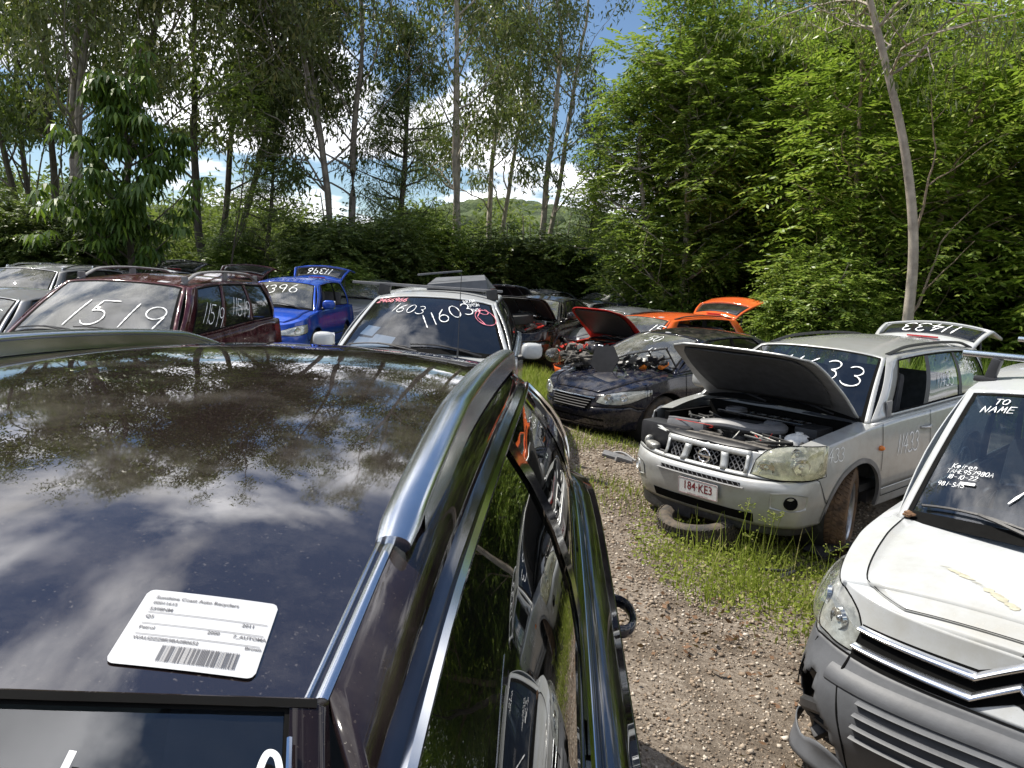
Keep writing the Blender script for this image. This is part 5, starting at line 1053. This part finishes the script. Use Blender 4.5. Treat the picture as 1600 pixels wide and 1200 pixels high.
n = 900; x = .4+rn.rand(n)*1.6; y = 3.0+rn.rand(n)*5; pebbles('stones', x, y, .012+.014*rn.rand(n)**2, None)
# fallen leaves
n = 330; x = .5+rn.rand(n)*2.0; y = 2.8+rn.rand(n)*5.5; x[:120] = 1.25+.35*rn.randn(120); y[:120] = 4.35+.28*rn.randn(120)
c = np.stack([x, y, gzv(x, y)+.012+.02*rn.rand(n)], 1); d = np.stack([rn.randn(n), rn.randn(n), .25*rn.randn(n)], 1); V, F = leaves_V(c, d, .025+.045*rn.rand(n)**1.5, .012+.018*rn.rand(n), rn); o = np_mesh('fallen_leaves', V, F, 'dead_leaf'); tag(o, kind='stuff')
def noise2(x, y, s_, ph=0): return np.sin(x*s_+1.7*np.sin(y*s_*.7+ph))+np.sin(y*s_*1.3+1.3*np.sin(x*s_*.9+ph*2))
def scatter(n, x0, x1, y0, y1, dens=None):
    x = x0+rn.rand(n)*(x1-x0); y = y0+rn.rand(n)*(y1-y0)
    if dens is not None: k = rn.rand(n) < dens(x, y); x, y = x[k], y[k]
    return x, y
# green clump in front of the silver car
x, y = scatter(15000, .75, 3.0, 4.15, 7.4, lambda x, y: (((x-1.5)/.42)**2+((y-6.15)/.32)**2 > 1)*np.clip(1.25-((x-1.85)/.85)**2-((y-5.5)/1.2)**2, 0, 1)*np.clip(.35+.5*noise2(x, y, 7), .02, 1)); n = len(x)
edge = np.clip(1.2-((x-1.8)/.85)**2-((y-5.3)/1.1)**2, .15, 1); blades('grass', x, y, (.04+.21*rn.rand(n)**2.4)*edge, .0055+.0035*rn.rand(n), 'grass', rn, .8)
x, y = scatter(90, 1.2, 2.4, 4.7, 5.9); n = len(x); blades('tall_grass', x, y, .22+.26*rn.rand(n), np.full(n, .008), 'grass', rn, .4)
# low weeds with small round leaves
x, y = scatter(13000, .9, 2.9, 4.3, 7.2, lambda x, y: np.clip(1.2-((x-1.85)/.9)**2-((y-5.6)/1.2)**2, 0, 1)); n = len(x); c = np.stack([x, y, gzv(x, y)+.01+.12*rn.rand(n)**1.5*np.clip(1-((x-1.9)/.9)**2, .2, 1)], 1); V, F = leaves_V(c, rn.randn(n, 3)*[1, 1, .5]+[0, 0, .4], .022+.02*rn.rand(n), .012+.012*rn.rand(n), rn); o = np_mesh('ground_weeds', V, F, 'grass'); tag(o, kind='stuff')
# seed heads
rh = random.Random(31); ms = MB(); ml = MB()
for k in range(9):
    x_, y_ = 1.55+rh.random()*.75, 5.0+rh.random()*.8; h_ = .34+rh.random()*.2; t0 = Vector((x_, y_, gz(x_, y_))); t1 = t0+Vector((rh.uniform(-.10, .16), rh.uniform(-.1, .1), h_)); ms.tube(cr([t0, t0.lerp(t1, .5)+Vector((.02, 0, .02)), t1], 6), .0022, 4)
    for j in range(9): a = rh.random()*6.28; e = t1+Vector((math.cos(a)*.045, math.sin(a)*.045, rh.uniform(-.01, .05))); ms.tube([t1, e], .0014, 3); ml.ell(e, (.007, .007, .004), 6, 4)
so_ = ms.build('sedge_stems', 'grass'); tag(so_, kind='stuff'); o = ml.build('sedge_heads', 'grass'); tag(o, kind='stuff')
# thin grass along the lane and between rows
x, y = scatter(9000, .5, 2.0, 6.3, 13.5, lambda x, y: np.clip(.35+.4*noise2(x, y, 2.3, 1), .02, 1)); n = len(x); blades('lane_grass', x, y, .03+.10*rn.rand(n)**2, np.full(n, .008), 'grass', rn, .8)
x, y = scatter(5000, .1, 1.5, 10.5, 14.5); n = len(x); blades('lane_grass', x, y, .12+.22*rn.rand(n), np.full(n, .013), 'grass', rn, .7)
x, y = scatter(9000, -9, 4.5, 10, 27); n = len(x); blades('yard_grass', x, y, .08+.22*rn.rand(n), np.full(n, .018), 'grass', rn, .7)
# tall grass beyond the silver car
x, y = scatter(26000, 4.6, 15, 10.8, 20, lambda x, y: ((y > 12.3-.0*x) | (x > 7.8)) & (y > 21-1.35*x) & ~((np.abs(x-7.5) < .0))); n = len(x); blades('tall_grass', x, y, .45+.75*rn.rand(n), .02+.015*rn.rand(n), 'grass_tall', rn, .9, seg=4)
x, y = scatter(9000, 4.2, 9.5, 12.6, 16.5, lambda x, y: (y > 18.2-x) ); n = len(x); blades('tall_grass', x, y, .6+.75*rn.rand(n), .018+.014*rn.rand(n), 'grass_tall', rn, .8, seg=4)
# ================================================================ trees
class Tree:
    def __init__(s, seed): s.rn = np.random.RandomState(seed); s.m = MB(); s.tips = []; s.segs = []
    def limb(s, p, d, L_, r0, r1, wig=.12, up=.15, n=7):
        p = np.array(p, float); d = nrm(np.array(d, float)); pts = [p.copy()]; rs = [r0]
        for k in range(n):
            d = nrm(d+s.rn.randn(3)*wig+np.array([0, 0, up])*.3); p = p+d*L_/n; pts.append(p.copy()); rs.append(r0+(r1-r0)*(k+1)/n)
        s.m.tube(pts, rs, 7 if r0 > .05 else 5); return pts, d
    def grow(s, p, d, L_, r, depth, spread=.7, up=.2, kids=(2, 4), shrink=.62, wig=.12, from_=.35):
        pts, dd = s.limb(p, d, L_, r, r*.45 if depth else r*.25, wig, up, 8 if depth > 1 else 5)
        if depth == 0: s.tips.append((pts[-1], dd, L_)); s.tips.append((pts[len(pts)//2], dd, L_)); return
        k = s.rn.randint(kids[0], kids[1]+1)
        for i in range(k):
            t_ = from_+(1-from_)*(i+.5+.3*s.rn.rand())/k if i < k-1 else 1.; q = pts[min(len(pts)-1, int(t_*(len(pts)-1)))]; a = s.rn.rand()*2*np.pi; sd = np.array([math.cos(a), math.sin(a), .1]); nd = nrm(dd*(1-spread*.5)+sd*spread*(1 if i < k-1 else .4))
            s.grow(q, nd, L_*shrink*(.75+.5*s.rn.rand()), r*.55, depth-1, spread, up, kids, shrink, wig, .3)
def gum_leaves(T, per=90, rad=.47, ll=.23, lw=.062, hang=.8):
    c = []; r_ = T.rn
    for p, d, L_ in T.tips:
        k = int(per*(.6+.8*r_.rand())); o = r_.randn(k, 3)*rad*np.array([.62, .62, .5]); c.append(p+o-[0, 0, .15])
    c = np.concatenate(c); n = len(c); d = r_.randn(n, 3)*.55+[0, 0, -hang]; return leaves_V(c, d, ll*(.45+1.0*r_.rand(n)), lw*(.6+.8*r_.rand(n)), r_)
def frond_leaves(T, per=16, rad=.55, fl=.55, nl=7, ll=.13, lw=.045, droop=.35):
    r_ = T.rn; c = []; D = []; Ls = []
    for p, d, L_ in T.tips:
        k = per; o = nrm(r_.randn(k, 3))*rad*(.35+.75*r_.rand(k, 1))*[1, 1, .8]; base = p+o; dr = nrm(nrm(o)*[1, 1, .35]+r_.randn(k, 3)*.35+[0, 0, .12]); side = nrm(np.cross(dr, [0, 0, 1.]))
        for j in range(nl):
            t_ = (j+1)/nl; pos = base+dr*fl*t_+np.array([0, 0, -1.])*droop*fl*t_*t_
            for sg in (1, -1):
                c.append(pos); D.append(nrm(side*sg+dr*.55+np.array([0, 0, -.35])+r_.randn(k, 3)*.12)); Ls.append(np.full(k, ll*(1.15-.5*abs(t_-.5))))
    c = np.concatenate(c); D = np.concatenate(D); Ls = np.concatenate(Ls)
    # flat leaflets: blade plane roughly horizontal
    n = len(c); s_ = nrm(np.cross(D, np.array([0, 0, 1.])+r_.randn(n, 3)*.35)); L1 = Ls[:, None]; V = np.stack([c, c+D*L1*.45+s_*lw*.5, c+D*L1, c+D*L1*.45-s_*lw*.5], 1).reshape(-1, 3); return V, np.arange(4*n).reshape(n, 4)
def umbrella_leaves(T, per=5, nl=9, ll=.30, lw=.085):
    r_ = T.rn; Vs = []; 
    for p, d, L_ in T.tips:
        for k in range(per):
            o = p+nrm(r_.randn(3))*[.38, .38, .22]*(.4+.7*r_.rand()); a0 = r_.rand()*6.28; tl = r_.randn(2)*.22
            for j in range(nl):
                a = a0+6.283*j/nl; h = np.array([math.cos(a), math.sin(a), 0]); s_ = np.array([-math.sin(a), math.cos(a), 0]); l_ = ll*(.85+.3*r_.rand())
                z = lambda t_: -.15*t_-.75*t_*t_+(tl[0]*h[0]+tl[1]*h[1])*t_
                q = [o+h*l_*.12, o+h*l_*.5+[0, 0, l_*z(.45)]+s_*lw*.5, o+h*l_*.85+[0, 0, l_*z(1)], o+h*l_*.5+[0, 0, l_*z(.45)]-s_*lw*.5]; Vs.append(q)
    V = np.array(Vs).reshape(-1, 3); return V, np.arange(len(V)).reshape(-1, 4)
KIND = {}
def finish(T, leaf, leafmat_, bark, key, leafname='foliage'):
    e = bpy.data.objects.new(key, None); C.objects.link(e); T.m.build('trunk', bark, e); V, F = leaf; np_mesh(leafname, V, F, leafmat_, e); KIND[key] = [e, False]; return e
def plant(key, x, y, rz, sc, label, cat='tree', group=None, name=None, sz=None, z=None, leafmat_=None):
    e, used = KIND[key]; o = copy_tree(e) if used else e; KIND[key][1] = True; o.name = name or key
    o.location = (x, y, gz(x, y)-.05 if z is None else z); o.rotation_euler = (0, 0, R(rz)); o.scale = (sc, sc, (sz or sc)); tag(o, label, cat, group); return o
# templates -----------------------------------------------------------
def t_gum(seed, h=15, stems=3, key='gum_tree', bark='bark_grey', mat='leaf_gum', per=80, lean=.16, base=.15):
    T = Tree(seed)
    for k in range(stems):
        a = 2*math.pi*(k+.3*T.rn.rand())/stems; d = np.array([math.cos(a)*lean, math.sin(a)*lean, 1]); b = (math.cos(a)*.12, math.sin(a)*.12, 0)
        pts, dd = T.limb(b, d, h*.62, base*(1 if k == 0 else .75), base*.45, .05, .25, 12)
        for i in range(5, 12):
            if T.rn.rand() < .9: aa = T.rn.rand()*6.28; T.grow(pts[i], np.array([math.cos(aa)*.9, math.sin(aa)*.9, .8]), h*.17*(.7+.6*T.rn.rand()), base*.24, 2, .8, .22, (2, 3), .66, .16)
        T.grow(pts[-1], dd, h*.22, base*.42, 3, .65, .3, (2, 3), .66, .14)
    return finish(T, gum_leaves(T, per), mat, bark, key)
t_gum(3, 16, 3, 'gum_tree', per=72); t_gum(8, 17, 2, 'tall_gum_tree', per=75, lean=.07, bark='bark_pale'); t_gum(21, 15, 3, 'dark_gum_tree', per=95, mat='leaf_dark', bark='bark_dark', lean=.22)
T = Tree(40); pts, dd = T.limb((0, 0, 0), (0.02, 0, 1), 11, .16, .03, .02, .2, 22)
for i in range(5, 22):
    for k in range(4): a = T.rn.rand()*6.28; L_ = (2.6-.09*i)*(.6+.6*T.rn.rand()); T.grow(pts[i], (math.cos(a), math.sin(a), .25), L_*(.45+.5*T.rn.rand()), .04, 1, .7, .1, (2, 3), .6, .1)
finish(T, gum_leaves(T, 42, .34, .20, .032, .5), 'leaf_dark', 'bark_dark', 'she_oak')
def t_leafy(seed, h, key, mat, bark='bark_tan', per=10, stems=4, kids=(3, 4), crown=1., ll=.13, lw=.05, fl=.5, low=2, lean=.28, blob=.55, nl=6):
    T = Tree(seed)
    for k in range(stems):
        a = 2*math.pi*(k+.4*T.rn.rand())/stems; d = np.array([math.cos(a)*lean, math.sin(a)*lean, 1]); pts, dd = T.limb((math.cos(a)*.2, math.sin(a)*.2, 0), d, h*.78, .11, .04, .06, .2, 12)
        for i in range(low, 13):
            for q in range(2):
                aa = T.rn.rand()*6.28; out = (1.15-.5*abs(i/12-.45)*1.6)*crown; T.grow(pts[i], (math.cos(aa), math.sin(aa), .35), h*.13*out*(.7+.6*T.rn.rand()), .035, 1, .8, .12, kids, .7, .14)
        T.grow(pts[-1], dd, h*.14, .04, 2, .7, .3, (2, 3), .66, .14)
    return finish(T, frond_leaves(T, per, blob, fl, nl, ll, lw), mat, bark, key)
t_leafy(51, 9.5, 'leafy_tree', 'leaf_mid', 'bark_pale', per=9, stems=4, ll=.17, lw=.065, blob=.42)
t_leafy(52, 9.0, 'ash_tree', 'leaf_bright', 'bark_tan', per=7, stems=3, low=1, ll=.20, lw=.062, fl=.75)
t_leafy(53, 9.0, 'dense_tree', 'leaf_mid', 'bark_dark', per=8, stems=3, low=1, ll=.18, lw=.07, fl=.55, blob=.42)
t_leafy(54, 3.0, 'shrub', 'leaf_mid', 'bark_dark', per=8, stems=4, low=1, crown=1.5, ll=.11, lw=.045, fl=.4, lean=.5)
t_leafy(55, 3.2, 'dark_shrub', 'leaf_dark', 'bark_dark', per=12, stems=5, low=0, crown=1.6, ll=.13, lw=.06, fl=.35, lean=.6)
T = Tree(60); pts, dd = T.limb((0, 0, 0), (.0, 0, 1), 5.2, .09, .05, .03, .2, 12)
for i in range(3, 13):
    for k in range(3): a = T.rn.rand()*6.28; T.grow(pts[i], (math.cos(a), math.sin(a), .55), (1.9-.10*i)*(.6+.5*T.rn.rand()), .03, 1, .8, .2, (2, 3), .6, .1)
T.grow(pts[-1], (0, 0, 1), .9, .04, 1, .8, .3, (3, 4), .6)
finish(T, umbrella_leaves(T, 3), 'leaf_umbrella', 'bark_dark', 'umbrella_tree')
# slender leaning tree with weeping top
T = Tree(70); path = cr([(0, 0, -.2), (-.03, 0, 1.4), (-.10, 0, 3.0), (-.45, 0, 4.6), (-1.0, .05, 6.2), (-1.5, .1, 7.6), (-1.9, .1, 9.0)], 8); T.m.tube(path, list(np.linspace(.105, .04, len(path))), 10)
for i in range(30, len(path), 2):
    for k in range(2): a = T.rn.rand()*6.28; T.grow(path[i], (math.cos(a)-.4, math.sin(a), .5), 1.5*(.6+.6*T.rn.rand()), .03, 2, .7, -.05, (2, 3), .65, .15)
finish(T, gum_leaves(T, 26, .40, .17, .026, 1.6), 'leaf_gum', 'bark_pale', 'slender_tree')
# placement: (key, x, y, turn, scale, label)
P_ = [('gum_tree', -6.0, 26, 10, 1.0, 'tall grey gum with three stems forking above the blue hatchback'),
      ('tall_gum_tree', -2.1, 28, 60, 1.05, 'tall pale twin-stemmed gum rising behind the white car with 11603'),
      ('dark_gum_tree', -16.3, 27, 0, 1.0, 'dark gum at the far left with branches spreading from a low fork'),
      ('gum_tree', -12.2, 22.5, 130, 1.08, 'pale-limbed gum right behind the umbrella tree, canopy over the left of the yard'),
      ('dark_gum_tree', -10.2, 27, 200, 1.12, 'dense dark gum between the umbrella tree and the three-stemmed gum'),
      ('she_oak', -4.3, 27, 0, .92, 'dark feathery she-oak just left of the tall pale twin-stemmed gum'),
      ('tall_gum_tree', .9, 30, 200, .98, 'gum with drooping grey-green foliage left of the blue gap in the sky'),
      ('tall_gum_tree', -1.0, 34, 140, 1.0, 'slender gum farther back, in the gap between the twin-stemmed gum and the drooping gum'),
      ('she_oak', 2.6, 30, 90, .72, 'small she-oak at the left foot of the big leafy tree'),
      ('she_oak', -8.1, 25, 40, .62, 'short scruffy she-oak right of the umbrella tree'),
      ('leafy_tree', 4.1, 21, 0, .92, 'big leafy green tree right of the blue gap in the sky'),
      ('leafy_tree', 6.3, 22.5, 120, 1.05, 'leafy tree with pale forked trunks behind the orange hatchback'),
      ('dense_tree', 9.6, 20.5, 40, 1.20, 'dark dense tree behind the slender leaning trunk'),
      ('ash_tree', 7.9, 17.3, 75, .92, 'bright green feathery tree left of the slender leaning trunk'),
      ('ash_tree', 11.6, 16.2, 190, 1.15, 'bright feathery-leaved tree in the upper right corner'),
      ('dense_tree', 13.8, 19.5, 160, 1.2, 'shaded dense tree filling the right edge of the wood'),
      ('dense_tree', 8.6, 25, 260, 1.35, 'tall dense tree showing between the leafy tree and the slender trunk'),
      ('dense_tree', 17.5, 22, 20, 1.3, 'dense tree at the far right beyond the others'),
      ('leafy_tree', 11.2, 24.5, 300, 1.25, 'tall leafy tree deep in the right-hand wood')]
GR = {'gum_tree': 'gums behind the yard', 'tall_gum_tree': 'gums behind the yard', 'dark_gum_tree': 'gums behind the yard', 'she_oak': 'she-oaks behind the yard'}
for (k, x, y, rz, sc, lab) in P_: plant(k, x, y, rz, sc, lab, 'tree', GR.get(k, 'leafy trees of the wood on the right'))
plant('umbrella_tree', -9.2, 19.0, 0, 1.0, 'umbrella tree with drooping fingered leaves behind the maroon wagon', 'tree')
plant('slender_tree', 7.02, 14.0, 0, 1.0, 'slender pale trunk leaning left behind the raised silver tailgate', 'tree')
S_ = [('dark_shrub', -14.6, 20.5, 0, 1.0, 'dark rounded bush at the far left behind the silver wagon'), ('dark_shrub', -11.6, 21, 80, .9, 'dark bush at the foot of the umbrella tree on its left'),
      ('dark_shrub', -4.6, 23, 30, 1.0, 'big dark bush between the blue hatchback and the white car'), ('shrub', -3.0, 25, 140, 1.15, 'mid green bush right behind the crossbar of the white car'),
      ('dark_shrub', .2, 26, 220, 1.0, 'glossy dark bush just right of the twin-stemmed gum'), ('shrub', -4.7, 20.5, 0, .62, 'small light green shrub right of the raised blue tailgate'),
      ('shrub', -9.2, 25.5, 60, .9, 'light shrub behind the maroon wagon rear corner'), ('shrub', 2.0, 26.5, 10, .9, 'shrub in the shade at the left foot of the big leafy tree'),
      ('dark_shrub', 4.9, 24.5, 10, 1.0, 'dark undergrowth bush under the pale forked trunks'), ('dark_shrub', 8.3, 21.5, 100, 1.3, 'dark undergrowth bush behind the slender trunk'),
      ('dark_shrub', 11.4, 18.7, 200, 1.25, 'dark undergrowth bush right of the slender trunk'), ('shrub', 6.6, 16.4, 200, .95, 'bright low shrub between the orange tailgate and the silver tailgate'),
      ('shrub', 13.0, 15.5, 20, 1.0, 'green shrub at the right edge beyond the silver tailgate'), ('dark_shrub', 15.2, 17.5, 20, 1.2, 'dark bush at the right edge of the wood')]
for (k, x, y, rz, sc, lab) in S_: plant(k, x, y, rz, sc, lab, 'shrub', 'shrubs under the trees')
# unseen trees added behind the viewer to darken the reflections
for k, (x, y, s_, w_) in enumerate(((-9, -19, 1.0, 'leftmost of the four unseen trees added behind the viewer to darken reflections'), (-1, -23, .9, 'second unseen tree from the left, added behind the viewer to darken reflections'), (8, -21, 1.0, 'third unseen tree from the left, added behind the viewer to darken reflections'), (16, -12, .9, 'rightmost of the four unseen trees added behind the viewer to darken reflections'))): plant('dense_tree', x, y, k*77, s_*1.2, w_, 'tree', 'unseen trees added behind the viewer for reflections')
# bare extra trunks in the right-hand wood
for k, (x, y, h, ln, r_, mt, lab) in enumerate(((7.75, 15.2, 3.6, -.12, .065, 'bark_tan', 'brown sapling trunk just right of the slender pale one'), (9.9, 14.0, 4.4, .35, .16, 'bark_dark', 'thick dark trunk leaning at the right edge'), (6.2, 17.9, 4.0, .1, .05, 'bark_grey', 'thin grey trunk in the shade left of the slender one'), (-8.35, 22.5, 4.5, .05, .035, 'bark_dark', 'thin dark stem left of the blue tailgate'))):
    T = Tree(80+k); pts, dd = T.limb((0, 0, -.1), (ln, 0, 1), h, r_, r_*.5, .05, .1, 10); T.grow(pts[-1], dd, 1.4, r_*.45, 2, .7, .2, (2, 3), .7); T.grow(pts[5], (.5, 0, .9), 1.6, r_*.5, 1, .6, .2, (2, 3), .7)
    e = finish(T, frond_leaves(T, 7, .4, .4, 6), 'leaf_mid', mt, 'sapling'); plant('sapling', x, y, 0, 1, lab, 'tree')
# the wood farther back: one mass of foliage and thin stems
def wood(name, n_cl, x0, x1, y0, y1, hmax, seed, mat, ll=.26, lw=.10, per=60, stems=60):
    r_ = np.random.RandomState(seed); T = Tree(seed)
    for k in range(stems): x, y = x0+r_.rand()*(x1-x0), y0+r_.rand()*(y1-y0); T.limb((x, y, 0), (r_.randn()*.08, 0, 1), hmax*(.6+.5*r_.rand()), .05+.07*r_.rand(), .02, .04, .1, 6)
    cx_ = x0+r_.rand(n_cl)*(x1-x0); cy_ = y0+r_.rand(n_cl)*(y1-y0); hm = hmax*(.62+.38*np.sin(cx_*.55+seed)*np.sin(cx_*.23+1)); cz = .3+r_.rand(n_cl)**.8*hm
    cl = np.stack([cx_, cy_, cz], 1); c = (cl[:, None]+r_.randn(n_cl, per, 3)*[.75, .6, .45]).reshape(-1, 3); n = len(c); V, F = leaves_V(c, r_.randn(n, 3)*[1, 1, .6]+[0, 0, -.3], ll*(.6+.7*r_.rand(n)), lw*(.6+.7*r_.rand(n)), r_)
    o = np_mesh(name, V, F, mat); tag(o, kind='stuff'); s_ = T.m.build('woodland_stems', 'bark_grey'); tag(s_, kind='stuff')
wood('woodland', 1150, -34, 8, 33, 42, 4.8, 5, 'leaf_far', per=50)
wood('woodland', 500, 6, 30, 27, 34, 11.0, 6, 'leaf_mid', per=55, ll=.24)
wood('woodland', 420, -40, -14, 28, 38, 5.5, 7, 'leaf_far', per=55)
wood('undergrowth', 200, -20, 4, 27, 31, 1.4, 9, 'leaf_mid', per=60, ll=.16, lw=.07, stems=10)
wood('woodland', 520, -75, 22, 62, 74, 8.5, 15, 'leaf_far', per=60, ll=.5, lw=.22, stems=40)
# forested hill in the distance
r_ = np.random.RandomState(4); hx = np.linspace(-140, 90, 260); hy = np.linspace(150, 330, 110); XX, YY = np.meshgrid(hx, hy, indexing='ij')
ridge = 25*np.exp(-((XX+14)/40)**2)+9*np.exp(-((XX-38)/22)**2)+16*np.exp(-((XX+115)/40)**2)+4*np.sin(XX*.06)
H_ = ridge*np.clip(np.sin(np.clip((YY-150)/120, 0, 1)*np.pi/2), 0, 1)
pc = r_.rand(2600, 2)*[230, 180]+[-140, 150]; B_ = np.zeros_like(H_)
for (px_, py_) in pc:
    i0 = int((px_+140)/230*259); j0 = int((py_-150)/180*109); a, b = slice(max(0, i0-4), i0+5), slice(max(0, j0-3), j0+4); d2 = (XX[a, b]-px_)**2+(YY[a, b]-py_)**2; B_[a, b] = np.maximum(B_[a, b], 4.2*np.sqrt(np.clip(1-d2/9.5, 0, 1)))
V = np.stack([XX, YY, H_+B_-1.5], -1); hl = MB().grid(V).build('hill', 'hill_forest', None, sharp=80); tag(hl, kind='structure')
